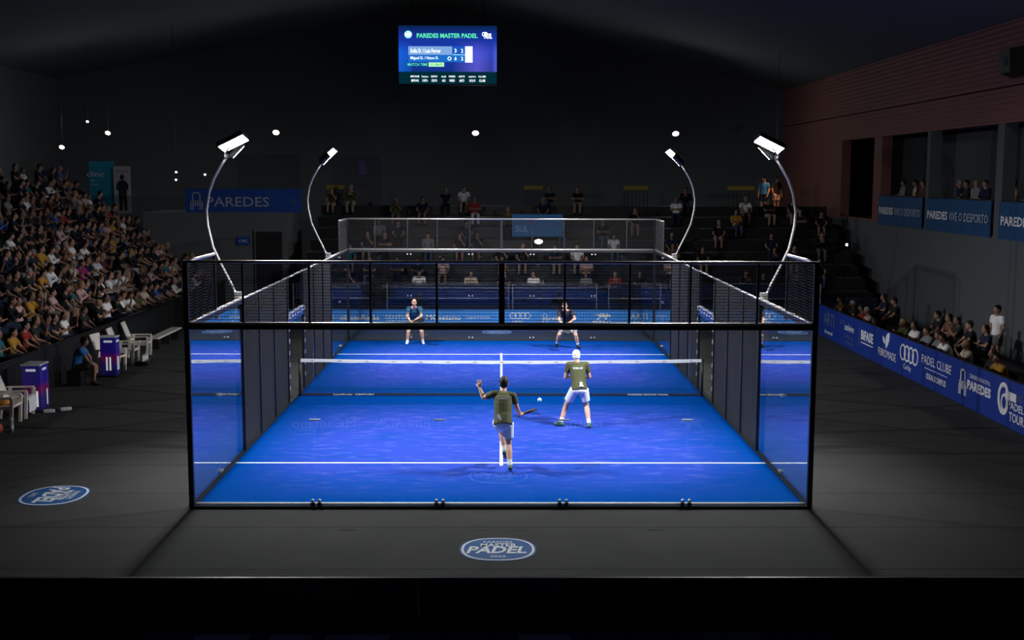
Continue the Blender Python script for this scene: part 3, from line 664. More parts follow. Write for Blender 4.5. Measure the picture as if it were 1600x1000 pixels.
def screen_mat():
    m = bpy.data.materials.new('screen_picture'); m.use_nodes = True; nt = m.node_tree; b = nt.nodes['Principled BSDF']
    b.inputs['Base Color'].default_value = (.005, .005, .006, 1); b.inputs['Roughness'].default_value = .4
    tc = nt.nodes.new('ShaderNodeTexCoord'); sp = nt.nodes.new('ShaderNodeSeparateXYZ'); nt.links.new(tc.outputs['Generated'], sp.inputs[0])
    def ramp(src, stops):
        r = nt.nodes.new('ShaderNodeValToRGB'); e = r.color_ramp.elements
        e[0].position, e[0].color = stops[0][0], (*stops[0][1], 1); e[1].position, e[1].color = stops[1][0], (*stops[1][1], 1)
        for p, c in stops[2:]: q = e.new(p); q.color = (*c, 1)
        nt.links.new(src, r.inputs[0]); return r.outputs[0]
    vert = ramp(sp.outputs['Z'], [(0, (0, .03, .045)), (.20, (0, .03, .05)), (.22, (.008, .04, .30)), (.5, (.012, .06, .55)), (.8, (.012, .045, .45)), (1, (.002, .02, .07))])
    no = nt.nodes.new('ShaderNodeTexNoise'); no.inputs['Scale'].default_value = 2.2; no.inputs['Detail'].default_value = 1
    nt.links.new(tc.outputs['Generated'], no.inputs['Vector'])
    gr = ramp(sp.outputs['X'], [(0, (0, .12, .5)), (.12, (0, .05, .2)), (.14, (0, 0, 0)), (.55, (0, 0, 0)), (.8, (.12, .08, .42)), (.95, (.03, .02, .1)), (1, (.12, .12, .5))])
    msk = ramp(sp.outputs['Z'], [(.2, (0, 0, 0)), (.22, (1, 1, 1)), (.55, (.8, .8, .8)), (.75, (0, 0, 0))])
    mu = nt.nodes.new('ShaderNodeMix'); mu.data_type = 'RGBA'; mu.blend_type = 'MULTIPLY'; mu.inputs['Factor'].default_value = 1
    nt.links.new(gr, mu.inputs['A']); nt.links.new(msk, mu.inputs['B'])
    ad = nt.nodes.new('ShaderNodeMix'); ad.data_type = 'RGBA'; ad.blend_type = 'ADD'; ad.inputs['Factor'].default_value = 1
    nt.links.new(vert, ad.inputs['A']); nt.links.new(mu.outputs['Result'], ad.inputs['B'])
    nt.links.new(ad.outputs['Result'], b.inputs['Emission Color']); b.inputs['Emission Strength'].default_value = .75
    return m
def screen():
    x0, x1, z0, z1 = -4.63, -.22, 9.52, 12.1; y = 26.0
    r = empty('score_screen', ((x0+x1)/2, y, z0), 'large lit score screen hanging high over the far stand', 'screen')
    MB().box((x0-.05, y, z0-.05), (x1+.05, y+.15, z1+.05)).build('screen_case', M_BLACK, r)
    MB().box((x0, y-.006, z0), (x1, y, z1)).build('screen_picture', screen_mat(), r)
    for x in (x0+.6, x1-.6): MB().cyl((x, y+.08, z1), (x, y+.08, ceil_z(x)), .02, n=6).build('hanger_rod', M_STEEL, r)
    k = (x1-x0)/153.0
    pl = Plane((x0, y-.007, z1), *SOUTH)
    U = lambda X: (X/8.89-13)*k; W = lambda Y: -(Y/8.89-10)*k
    E = lambda n, c, s=1.6: MATS.get(n) or emit_mat(n, c, s)
    white, green, cyan, pale = E('px_white', (.9, .97, 1), 1.6), E('px_green', (.12, .95, .45), 1.0), E('px_cyan', (.35, .85, 1), 1.2), E('px_pale', (.25, .45, .85), .9)
    box = lambda a, b, c, d, m, n='graphic_panel', w=0.0: MB().rect(pl, U(a), W(d), U(c), W(b), .004, w).build(n, m, r)
    T = lambda s, a, b, c, d, m, bold=.01: text(s, pl, U((a+c)/2), W((b+d)/2), U(c)-U(a), W(b)-W(d), m, r, bold, .004, .005)
    box(250, 372, 858, 488, pale); box(864, 372, 1034, 480, E('px_mid', (.01, .10, .55), 1.0)); box(250, 492, 1034, 585, E('px_deep', (.01, .16, .60), 1.0)); box(1038, 372, 1140, 590, white)
    T('PAREDES MASTER PADEL', 368, 195, 1210, 258, green, .03)
    T('Sofia D. / Luis Ferrer', 280, 405, 700, 460, white); T('Miguel D. / Nuno D.', 280, 510, 670, 560, white)
    T('3', 890, 405, 918, 458, white, .02); T('2', 982, 405, 1010, 458, white, .02); T('6', 890, 512, 918, 562, white, .02); T('2', 982, 512, 1010, 562, white, .02)
    MB().ring(pl, U(820), W(537), .085, .085, .03, .004, w0=.005).build('serve_mark', white, r)
    box(864, 480, 1034, 490, cyan)
    T('MATCH TIME', 240, 600, 515, 640, green, .01); box(532, 592, 745, 648, E('px_lime', (.45, 1, .5), 1.2), w=.002); T('01:08:03', 560, 606, 720, 636, E('px_dgreen', (.02, .25, .12), .6))
    MB().ring(pl, U(250), W(212), .17, .17, .17, .004, n=16).build('crest_mark', cyan, r)
    T('MP', 205, 190, 298, 235, white, .03); T('CD', 1270, 175, 1350, 235, white, .03); T('PADEL', 1300, 195, 1410, 265, white, .03)
    for i, (a, b, c) in enumerate(((280, 400, 'BIFASE'), (430, 525, 'Caetano'), (560, 655, 'CENTURY'), (705, 770, 'Audi'), (810, 900, 'PAREDES'), (945, 1030, 'ARTI'), (1085, 1185, 'solvire'), (1220, 1325, 'CLUBE'))):
        T(c, a, 770, b, 795, white); T(c[::-1].upper() if False else c.upper()[:5], a+10, 822, b-8, 855, white)
screen()

def lamps():
    def spot(p, label, s=.09, m=M_SPOT, top=None, watt=0, grp='small house lights high in the hall', aim=None):
        p = V(p); r = empty('house_light', p, label, 'light', grp)
        MB().cyl(p+V((0, .1, .05)), p+V((0, .02, -.02)), s*.9, s*1.3, n=14).build('lamp_shell', M_STEEL, r, smooth=False)
        MB().cyl(p+V((0, .015, -.022)), p+V((0, .0, -.04)), s*1.15, s*1.05, n=14).build('lamp_lens', m, r)
        top = ceil_z(p.x)-p.z
        if top: MB().cyl(p+V((0, .1, .05)), p+V((0, .1, top)), .010, n=6).build('lamp_stem', M_BLACK, r)
        if watt:
            ld = bpy.data.lights.new('house_beam', 'POINT'); ld.energy = watt; ld.shadow_soft_size = .08; ld.color = (.9, .98, 1)
            lo = bpy.data.objects.new('house_beam', ld); col.objects.link(lo); lo.parent = r
            lo.matrix_local = (V(aim or (0, -.3, -1))).to_track_quat('-Z', 'Y').to_matrix().to_4x4(); lo.location = (0, -.06, -.09)
    for x, zt in ((-10.58, 12.8), (-1.22, 13.6), (8.2, 11.4)): spot((x, 28, 7.43), 'round house light hanging on a thin stem over the far stand', .13, top=1, watt=120)
    for p, zt in (((-19.9, 26, 6.67), 10.9), ((-17.8, 26, 7.31), 11.2), ((-18.7, 26, 7.82), 11.1)): spot(p, 'small house light hanging over the back rows of the side stand', .1 if p[0] != -18.7 else .05, top=zt-p[2], watt=25, grp='house lights over the side stand')
    for p in ((-14.77, 26, 5.57), (-14.95, 26.6, 5.22), (-13.47, 26, 5.46)):
        spot(p, 'tiny white stage light on a stem beyond the grey wall', .045, M_SPOTC, 6, grp='tiny stage lights beyond the grey wall')
    # the photograph shows light falling on the brick-red wall from the near side, outside the frame: one hall lamp there
    x, y = 12, -1; z = ceil_z(x)
    r = empty('hall_lamp_offscreen', (x, y, z-.9), 'round hall lamp hanging from the ceiling by the brick-red wall', 'light')
    MB().cyl((x, y, z-.55), (x, y, z), .015, n=6).build('lamp_stem', M_STEEL, r)
    MB().cyl((x, y, z-.55), (x, y, z-.75), .12, .22, n=16).build('lamp_shell', M_STEEL, r); MB().ball((x, y, z-.78), .12).build('lamp_globe', M_HALL, r, smooth=True)
    ld = bpy.data.lights.new('hall_glow_offscreen', 'POINT'); ld.energy = HALL_W; ld.shadow_soft_size = .14; ld.color = (1, .95, .9)
    lo = bpy.data.objects.new('hall_glow_offscreen', ld); col.objects.link(lo); lo.parent = r; lo.location = (0, 0, -.13)
    r = empty('wall_light', (14.94, 22.6, 2.5), 'small white wall light on the dark wall below the gallery', 'light')
    MB().box((14.92, 22.5, 2.4), (15.0, 22.7, 2.6)).build('light_housing', M_BLACK, r); MB().ball((14.9, 22.6, 2.5), .06).build('light_lens', M_SPOTC, r, smooth=True)
    r = empty('camera_light', (1.5, 19.3, 1.45), 'bright oval lamp on a stand below the hanging blue banner', 'light')
    MB().cyl((1.5, 19.3, 1.45), (1.5, 19.3, 2.7), .02, n=8).build('lamp_stand', M_STEEL, r)
    MB().ball((1.5, 19.27, 2.78), .16, .05, .09).build('lamp_head', M_SPOT, r, smooth=True)
    MB().ball((1.5, 19.32, 2.78), .18, .05, .11).build('lamp_shell', M_STEEL, r, smooth=True)
lamps()

# ------------------------------------------------------------------ gallery on the brick-red wall
def gallery():
    G = 'blue banners on the gallery openings'
    for y0, y1, s, lab in ((13.6, 18.55, 'PAREDES VIVE O DESPORTO', 'on the gallery opening beside the brick-red pillar'), (7.6, 13.2, 'PAREDES VIVE O DESPORTO', 'on the middle gallery opening between dark pillars'), (1.1, 7.0, 'PAREDES VIVE O DESPORTO', 'on the gallery opening below the loudspeaker')):
        r = empty('gallery_banner', (14.95, (y0+y1)/2, 3.6), 'blue cloth banner with white lettering %s' % lab, 'banner', G)
        mb = MB(); n = 24
        ys = [y0+(y1-y0)*i/n for i in range(n+1)]; fx = [14.93+.025*math.sin(i*1.3) for i in range(n+1)]
        for i in range(n):
            a, b = ys[i], ys[i+1]
            mb.add([(fx[i], a, 3.55), (fx[i+1], b, 3.55), (fx[i+1], b, 4.66), (fx[i], a, 4.66), (fx[i]+.02, a, 3.55), (fx[i+1]+.02, b, 3.55), (fx[i+1]+.02, b, 4.66), (fx[i]+.02, a, 4.66)],
                   [(0, 1, 2, 3), (5, 4, 7, 6), (3, 2, 6, 7), (1, 0, 4, 5)])
        mb.build('banner_cloth', mat('gallery_blue', (.004, .075, .20), .7, c2=(.003, .05, .15), scale=1.2), r)
        MB().tube([(15.0, y0, 4.68), (15.0, y1, 4.68)], .025).build('banner_rail', M_STEEL, r, smooth=True)
        pl = Plane((14.895, (y0+y1)/2, 4.1), *WEST); L = y1-y0
        text('PAREDES', pl, -L*.29, 0, L*.34, .28, M_PRINT, r, .03); text('VIVE O DESPORTO', pl, L*.19, 0, L*.58, .27, mat('soft_print', (.55, .60, .70), .6), r, .0)
    s = empty('wall_loudspeaker', (14.8, 5.7, 8.6), 'black wedge loudspeaker bracketed on the brick-red wall', 'loudspeaker')
    MB().add([(14.35, 5.35, 8.35), (14.75, 5.35, 8.2), (14.75, 6.1, 8.2), (14.35, 6.1, 8.35), (14.3, 5.3, 9.0), (14.85, 5.3, 9.1), (14.85, 6.15, 9.1), (14.3, 6.15, 9.0)],
             [(0, 3, 2, 1), (4, 5, 6, 7), (0, 1, 5, 4), (1, 2, 6, 5), (2, 3, 7, 6), (3, 0, 4, 7)]).build('speaker_case', M_BLACK, s, bevel=.03)
    MB().cyl((14.33, 5.7, 8.68), (14.31, 5.7, 8.68), .17, n=20).build('speaker_cone', M_STEEL, s)
    MB().box((14.8, 5.6, 8.55), (14.98, 5.8, 8.75)).build('wall_bracket', M_STEEL, s)
gallery()

# ------------------------------------------------------------------ people
def voxel_mesh(mb, vox, sm=2, fac=.45):
    me = mb.mesh('tmp'); bm = bmesh.new(); bm.from_mesh(me); bmesh.ops.recalc_face_normals(bm, faces=bm.faces); bm.to_mesh(me); bm.free()
    o = bpy.data.objects.new('tmp', me); col.objects.link(o)
    m = o.modifiers.new('r', 'REMESH'); m.mode = 'VOXEL'; m.voxel_size = vox
    if sm: k = o.modifiers.new('s', 'SMOOTH'); k.iterations = sm; k.factor = fac
    dg = bpy.context.evaluated_depsgraph_get(); out = bpy.data.meshes.new_from_object(o.evaluated_get(dg))
    bpy.data.objects.remove(o); bpy.data.meshes.remove(me)
    for p in out.polygons: p.use_smooth = True
    return out
def lerp(a, b, t): return V(a).lerp(V(b), t)
def hand(mb, wr, d, n, s, curl, k=1.0, spread=.0):
    """wr wrist, d finger direction, n palm normal, s +1/-1 side on which the thumb leaves"""
    wr, d = V(wr), V(d).normalized(); n = V(n); n = (n-d*n.dot(d)).normalized(); sd = d.cross(n).normalized()*s
    mb.capsule(wr+d*.02*k, wr+d*.078*k, .034*k, .040*k, side=sd, flat=.42, n=10)
    for i in range(4):
        off = (i-1.5); b = wr+d*.085*k-sd*off*.021*k; L = (.040, .045, .042, .033)[i]*k
        d0 = (d-sd*off*spread).normalized()
        d1 = (d0*math.cos(curl)+n*math.sin(curl)).normalized(); d2 = (d0*math.cos(curl*1.9)+n*math.sin(curl*1.9)).normalized()
        p1 = b+d1*L; p2 = p1+d2*L*.85
        mb.capsule(b-d*.012*k, p1, .0098*k, .009*k, n=8); mb.capsule(p1, p2, .009*k, .0078*k, n=8)
    b = wr+d*.03*k+sd*.032*k; t1 = b+(d*.55+sd*.7+n*.35).normalized()*.042*k; t2 = t1+(d*.9+sd*.15+n*(.3+curl*.5)).normalized()*.032*k
    mb.capsule(b, t1, .0125*k, .0105*k, n=8); mb.capsule(t1, t2, .0105*k, .0085*k, n=8)
def figure_parts(J, vox=.009, fingers=True, bottom='shorts', hair='short', sleeve=.62):
    """J: joints in one frame; returns mesh data for body, shirt, bottoms, hair/cap, socks, shoes"""
    g = {k: V(v) for k, v in J.items() if k not in ('curlL', 'curlR', 'spread')}
    f = g.get('face', V((0, 1, 0))).normalized(); side = (g['shR']-g['shL']).normalized(); hs = (g['hipR']-g['hipL']).normalized()
    b = MB(); h = g['head']
    b.ball(h+V((0, 0, .015)), .074, .092, .108, f); b.ball(h+f*.028-V((0, 0, .052)), .054, .060, .062, f)
    fx = f.cross(V((0, 0, 1)))
    b.capsule(h+f*.088+V((0, 0, .012)), h+f*.106-V((0, 0, .022)), .011, .016, n=8)
    b.capsule(h+f*.078+fx*.045+V((0, 0, .03)), h+f*.078-fx*.045+V((0, 0, .03)), .012, .012, n=8)
    for q in (-1, 1): b.ball(h+fx*.076*q-V((0, 0, .008)), .012, .02, .032, f)
    b.capsule(h+f*.075+fx*.02-V((0, 0, .066)), h+f*.075-fx*.02-V((0, 0, .066)), .010, .010, n=8)
    nb = g['neck']; b.capsule(nb-V((0, 0, .02)), h-V((0, 0, .06))-f*.015, .060, .054)
    ch, pv = g['chest'], g['pelvis']
    b.capsule(nb*.35+ch*.65, ch, .145, .150, side, .66); b.capsule(ch, lerp(ch, pv, .6), .150, .130, side, .68); b.capsule(lerp(ch, pv, .6), pv, .130, .155, hs, .70)
    for q in 'LR':
        sh, el, wr, hp, kn, an = (g[k+q] for k in ('sh', 'el', 'wr', 'hip', 'kn', 'an'))
        b.capsule(nb-V((0, 0, .03)), sh, .055, .058); b.capsule(sh, el, .054, .041); b.capsule(el, lerp(el, wr, .3), .040, .042); b.capsule(lerp(el, wr, .3), wr, .042, .027)
        hd = g.get('hd'+q, wr-el); pn = g.get('pn'+q, V((0, 0, -1)))
        if fingers: hand(b, wr, hd, pn, g['th'+q].x if ('th'+q) in g else (1 if q == 'L' else -1), J.get('curl'+q, .45), spread=J.get('spread', 0.))
        else:
            hd = hd.normalized(); b.capsule(wr, wr+hd*.10, .032, .036, flat=.55, n=8); b.capsule(wr+hd*.09, wr+hd*.16, .030, .018, flat=.5, n=8); b.capsule(wr+hd*.03, wr+hd*.07+pn.cross(hd).normalized()*.045, .016, .012, n=8)
        b.capsule(hp, kn, .088, .058); b.capsule(kn, lerp(kn, an, .33), .055, .060); b.capsule(lerp(kn, an, .33), an, .060, .036)
        toe = g.get('toe'+q, f).normalized(); b.capsule(an-toe*.03-V((0, 0, .03)), an+toe*.11-V((0, 0, .05)), .036, .034)
    P = {'body': voxel_mesh(b, vox)}
    s = MB(); up = (nb-ch).normalized()
    s.capsule(nb-up*.035, lerp(nb, ch, .55), .125, .172, side, .60, ends=False); s.capsule(lerp(nb, ch, .5), ch, .170, .172, side, .70, ends=False); s.capsule(ch, lerp(ch, pv, .6), .172, .160, side, .72, ends=False)
    s.capsule(lerp(ch, pv, .6), pv+(pv-ch).normalized()*.05, .160, .178, hs, .74, ends=False)
    for q in 'LR':
        sh, el = g['sh'+q], g['el'+q]
        s.capsule(nb-up*.045, sh, .062, .072, n=12); s.capsule(sh, lerp(sh, el, sleeve), .071, .066 if sleeve < .9 else .055, ends=False)
        if sleeve > .9: s.capsule(el, lerp(el, g['wr'+q], .9), .055, .040)
    P['shirt'] = voxel_mesh(s, vox*1.15, 3)
    t = MB(); wst = pv+(ch-pv).normalized()*.10
    t.capsule(wst, pv-V((0, 0, .03)), .160, .170, hs, .74, ends=False); t.ball(pv-V((0, 0, .04)), .16, .125, .11, hs.cross(V((0, 0, 1))))
    for q in 'LR':
        hp, kn, an = g['hip'+q], g['kn'+q], g['an'+q]
        if bottom == 'shorts': t.capsule(hp, lerp(hp, kn, .70), .108, .098, ends=False, n=14)
        else: t.capsule(hp, kn, .100, .074); t.capsule(kn, lerp(kn, an, .95), .072, .055)
    P['bottom'] = voxel_mesh(t, vox*1.15, 3)
    k = MB(); up = V((0, 0, 1))
    if hair == 'cap':
        k.ball(h+V((0, 0, .035))-f*.006, .088, .106, .098, f); k.capsule(h+f*.085+V((0, 0, .06)), h+f*.17+V((0, 0, .05)), .06, .05, fx, .18); k.ball(h-f*.03-V((0, 0, .02)), .083, .075, .07, f)
    elif hair == 'long':
        k.ball(h+V((0, 0, .03))-f*.022, .088, .094, .102, f); k.capsule(h-f*.06, h-f*.075-V((0, 0, .2)), .075, .06, fx, .6)
    elif hair == 'short':
        k.ball(h+V((0, 0, .036))-f*.018, .088, .100, .104, f); k.ball(h-f*.045-V((0, 0, .02)), .078, .055, .065, f); k.ball(h+f*.04+V((0, 0, .10)), .05, .045, .03, f)
    if hair: P['hair'] = voxel_mesh(k, vox*1.1, 2)
    for q in 'LR':
        kn, an = g['kn'+q], g['an'+q]; toe = g.get('toe'+q, f).normalized()
        a = MB(); a.capsule(lerp(kn, an, .68), an, .046, .044, ends=False); P['sock'+q] = voxel_mesh(a, vox*1.1, 1) if fingers else None
        a = MB(); dn = V((0, 0, -1)); a.capsule(an-toe*.045+dn*.035, an+toe*.15+dn*.052, .045, .040, toe.cross(V((0, 0, 1))), .95); a.capsule(an+V((0, 0, .0)), an+toe*.05+dn*.02, .048, .046); P['shoe'+q] = voxel_mesh(a, vox*1.1, 1)
    return P
def player(base, J, mats, label, **kw):
    P = figure_parts(J, **kw)
    r = link('person', P['body'], mats['skin'], None, base); tag(r, label, 'person')
    for k, n in (('shirt', 'shirt'), ('bottom', 'shorts'), ('hair', 'cap' if kw.get('hair') == 'cap' else 'hair'), ('sockL', 'sock'), ('sockR', 'sock'), ('shoeL', 'shoe'), ('shoeR', 'shoe')):
        if P.get(k) is not None: link(n, P[k], mats[n], r)
    h = V(J['head']); f = V(J.get('face', (0, 1, 0))).normalized(); fx = f.cross(V((0, 0, 1)))
    for q in (-1, 1): MB().ball(h+f*.089+fx*.03*q+V((0, 0, .013)), .011, .006, .006, f).build('eye', M_HAIRD, r, smooth=True)
    MB().capsule(h+f*.088+fx*.018-V((0, 0, .066)), h+f*.088-fx*.018-V((0, 0, .066)), .004, .004).build('mouth', mat('lip', (.35, .12, .10), .6), r)
    return r
def racket(p, d, n, colr, label):
    """p grip centre, d shaft direction, n face normal"""
    p, d = V(p), V(d).normalized(); n = V(n); n = (n-d*n.dot(d)).normalized(); sd = d.cross(n)
    r = empty('padel_racket', p, label, 'racket')
    MB().capsule(p-d*.07, p+d*.07, .016, .015, n=10).build('grip', M_BLACK, r, smooth=True)
    c = p+d*.25; pl = Plane(c-n*.017, sd, d)
    if pl.n.dot(n) < 0: pl = Plane(c-n*.017, -sd, d)
    out = [(.128*math.cos(a), .145*math.sin(a) if math.sin(a) > 0 else .165*math.sin(a)) for a in [2*math.pi*i/28 for i in range(28)]]
    MB().prism(pl, [(a*.93, b*.93) for a, b in out], .034).build('racket_face', colr, r)
    mb = MB(); mb.ring(pl, 0, 0, .130, .152, .014, .038, w0=-.002); mb.build('racket_frame', M_BLACK, r)
    mb = MB()
    for q in (-1, 1): mb.tube([p+d*.06, p+d*.10+sd*.03*q, p+d*.16+sd*.07*q], .012)
    mb.build('racket_throat', M_BLACK, r, smooth=True)
    mb = MB()
    for i in range(-2, 3):
        for j in range(-3, 4): mb.prism(pl, [(i*.034+.006*math.cos(a), j*.032+.006*math.sin(a)) for a in [k*math.pi/3 for k in range(6)]], .001, .034)
    mb.build('racket_holes', M_BLACK, r)

def players():
    # running player seen from behind, free hand raised
    J = dict(head=(.045, -7.22, 1.58), neck=(.03, -7.29, 1.44), chest=(.03, -7.38, 1.23), pelvis=(.03, -7.54, .92), shL=(-.16, -7.30, 1.39), shR=(.21, -7.30, 1.36),
             elL=(-.33, -7.24, 1.31), wrL=(-.40, -7.18, 1.48), hdL=(-.06, .06, 1), pnL=(.3, 1, 0), elR=(.29, -7.30, 1.13), wrR=(.335, -7.18, .98), hdR=(.35, .5, -.1), pnR=(-.5, .3, .6),
             hipL=(-.06, -7.48, .90), hipR=(.12, -7.50, .90), knL=(.0, -7.13, .68), anL=(.06, -7.30, .32), toeL=(.05, .8, -.5), knR=(.13, -7.50, .50), anR=(.16, -7.74, .15), toeR=(.05, 1, -.25), face=(.1, 1, -.02), curlL=.12, curlR=1.25, spread=.16)
    a = player((.16, -7.7, .02), J, dict(skin=M_SKIN, shirt=M_OLIVE, shorts=M_SHORTW, hair=M_HAIRD, sock=M_SHOEW, shoe=M_SHOEG), 'running player in olive shirt and white shorts with one hand raised', hair='short')
    pl = Plane((.03, -7.455, 1.35), V((1, 0, 0)), V((0, .42, 1)).normalized()); text('RAMOS', pl, 0, -.01, .17, .038, M_PRINT, a, .02)
    pl = Plane((-.05, -7.630, 1.03), V((1, 0, 0)), V((0, .42, 1)).normalized()); MB().prism(pl, [(-.03, .06), (.01, .055), (.035, .02), (.05, -.03), (.06, -.06), (.02, -.05), (-.02, -.01)], .004).build('shirt_print', M_PRINT, a)
    racket((.365, -7.135, .97), (.62, .75, .12), (-.35, .1, .9), mat('racket_brown', (.20, .11, .08), .5), 'dark padel racket held low by the running player')
    # waiting player with white cap, seen from behind
    J = dict(head=(1.61, -3.42, 1.53), neck=(1.635, -3.46, 1.39), chest=(1.645, -3.54, 1.18), pelvis=(1.665, -3.68, .87), shL=(1.45, -3.44, 1.33), shR=(1.83, -3.44, 1.33),
             elL=(1.385, -3.42, 1.06), wrL=(1.50, -3.18, 1.03), elR=(1.90, -3.42, 1.07), wrR=(1.72, -3.17, 1.0), hdL=(.5, .8, .1), hdR=(-.5, .8, 0), pnL=(.6, -.4, -.5), pnR=(-.6, -.4, -.5),
             hipL=(1.57, -3.68, .84), hipR=(1.76, -3.68, .84), knL=(1.40, -3.52, .47), anL=(1.28, -3.62, .11), toeL=(-.75, .65, 0), knR=(1.83, -3.58, .47), anR=(1.875, -3.80, .11), toeR=(.2, 1, 0), face=(-.1, 1, -.15), curlL=1.0, curlR=1.2)
    b = player((1.6, -3.7, .02), J, dict(skin=M_SKIN, shirt=M_OLIVE, shorts=M_SHORTW, cap=M_SHOEW, sock=M_SHOEW, shoe=M_SHOEG), 'waiting player in olive shirt and white cap crouching near the net', hair='cap')
    pl = Plane((1.64, -3.612, 1.315), V((1, 0, 0)), V((0, .35, 1)).normalized()); text('DEUS', pl, 0, -.03, .2, .04, M_PRINT, b, .02)
    pl = Plane((1.70, -3.795, .97), V((1, 0, 0)), V((0, .38, 1)).normalized()); MB().prism(pl, [(-.05, -.045), (-.03, -.01), (-.035, .035), (.0, .055), (.03, .03), (.025, -.01), (.055, -.035), (.05, -.05)], .006, .0).build('shirt_print', M_PRINT, b)
    racket((1.62, -3.05, 1.02), (-.25, .7, .55), (.9, .2, .3), M_NAVYS, 'dark padel racket held by the white-capped player')
    # bald receiver facing the camera
    J = dict(head=(-2.77, 8.98, 1.375), neck=(-2.77, 9.06, 1.24), chest=(-2.77, 9.16, 1.04), pelvis=(-2.77, 9.34, .76), shL=(-2.58, 9.04, 1.18), shR=(-2.96, 9.04, 1.18),
             elL=(-2.54, 8.93, .95), wrL=(-2.74, 8.78, .84), elR=(-2.99, 8.92, .95), wrR=(-2.87, 8.74, .80), hdL=(-.6, -.4, -.3), hdR=(.3, -.5, -.3), pnL=(-.4, .5, .4), pnR=(.7, .3, .2),
             hipL=(-2.68, 9.33, .74), hipR=(-2.86, 9.33, .74), knL=(-2.54, 9.12, .42), anL=(-2.52, 9.16, .11), toeL=(.25, -1, 0), knR=(-2.98, 9.12, .42), anR=(-3.01, 9.16, .11), toeR=(-.1, -1, 0), face=(0, -1, -.1), curlL=1.1, curlR=1.2)
    player((-2.77, 9.15, .02), J, dict(skin=M_SKIN, shirt=M_TEAL, shorts=M_BLACKS, sock=M_SHOEW, shoe=M_SHOEW), 'bald player in teal shirt and black shorts crouching by the far glass', hair=None)
    racket((-2.80, 8.69, .80), (.72, -.25, .15), (.1, -.5, 1), M_BLACK, 'black padel racket held by the bald player')
    J = dict(head=(1.98, 8.20, 1.37), neck=(2.01, 8.28, 1.24), chest=(2.05, 8.36, 1.04), pelvis=(2.12, 8.52, .76), shL=(2.21, 8.27, 1.17), shR=(1.81, 8.27, 1.17),
             elL=(2.30, 8.12, .97), wrL=(2.08, 7.98, .84), elR=(1.80, 8.13, .93), wrR=(1.92, 7.96, .80), hdL=(-.7, -.4, -.3), hdR=(.3, -.6, -.3), pnL=(-.4, .5, .4), pnR=(.7, .3, .2),
             hipL=(2.22, 8.51, .74), hipR=(2.02, 8.51, .74), knL=(2.34, 8.26, .43), anL=(2.41, 8.32, .11), toeL=(.3, -1, 0), knR=(1.81, 8.36, .43), anR=(1.76, 8.58, .11), toeR=(-.2, -1, 0), face=(0, -1, -.12), curlL=1.1, curlR=1.2)
    player((2.08, 8.45, .02), J, dict(skin=M_SKIN, shirt=M_NAVYS, shorts=M_SHORTW, hair=M_HAIRD, sock=M_SHOEW, shoe=M_BLACK), 'dark-haired player in black shirt and white shorts by the far glass', hair='short')
    racket((1.98, 7.91, .80), (.1, -.65, -.5), (.3, -.5, .8), M_BLACK, 'black padel racket held by the dark-haired player')
    b = MB().ball((.76, -5.5, .95), .042, nu=20, nv=12).build('padel_ball', M_BALL, None, base=(.76, -5.5, .95), smooth=True); tag(b, 'pale green padel ball in flight beside the running player', 'ball')
players()

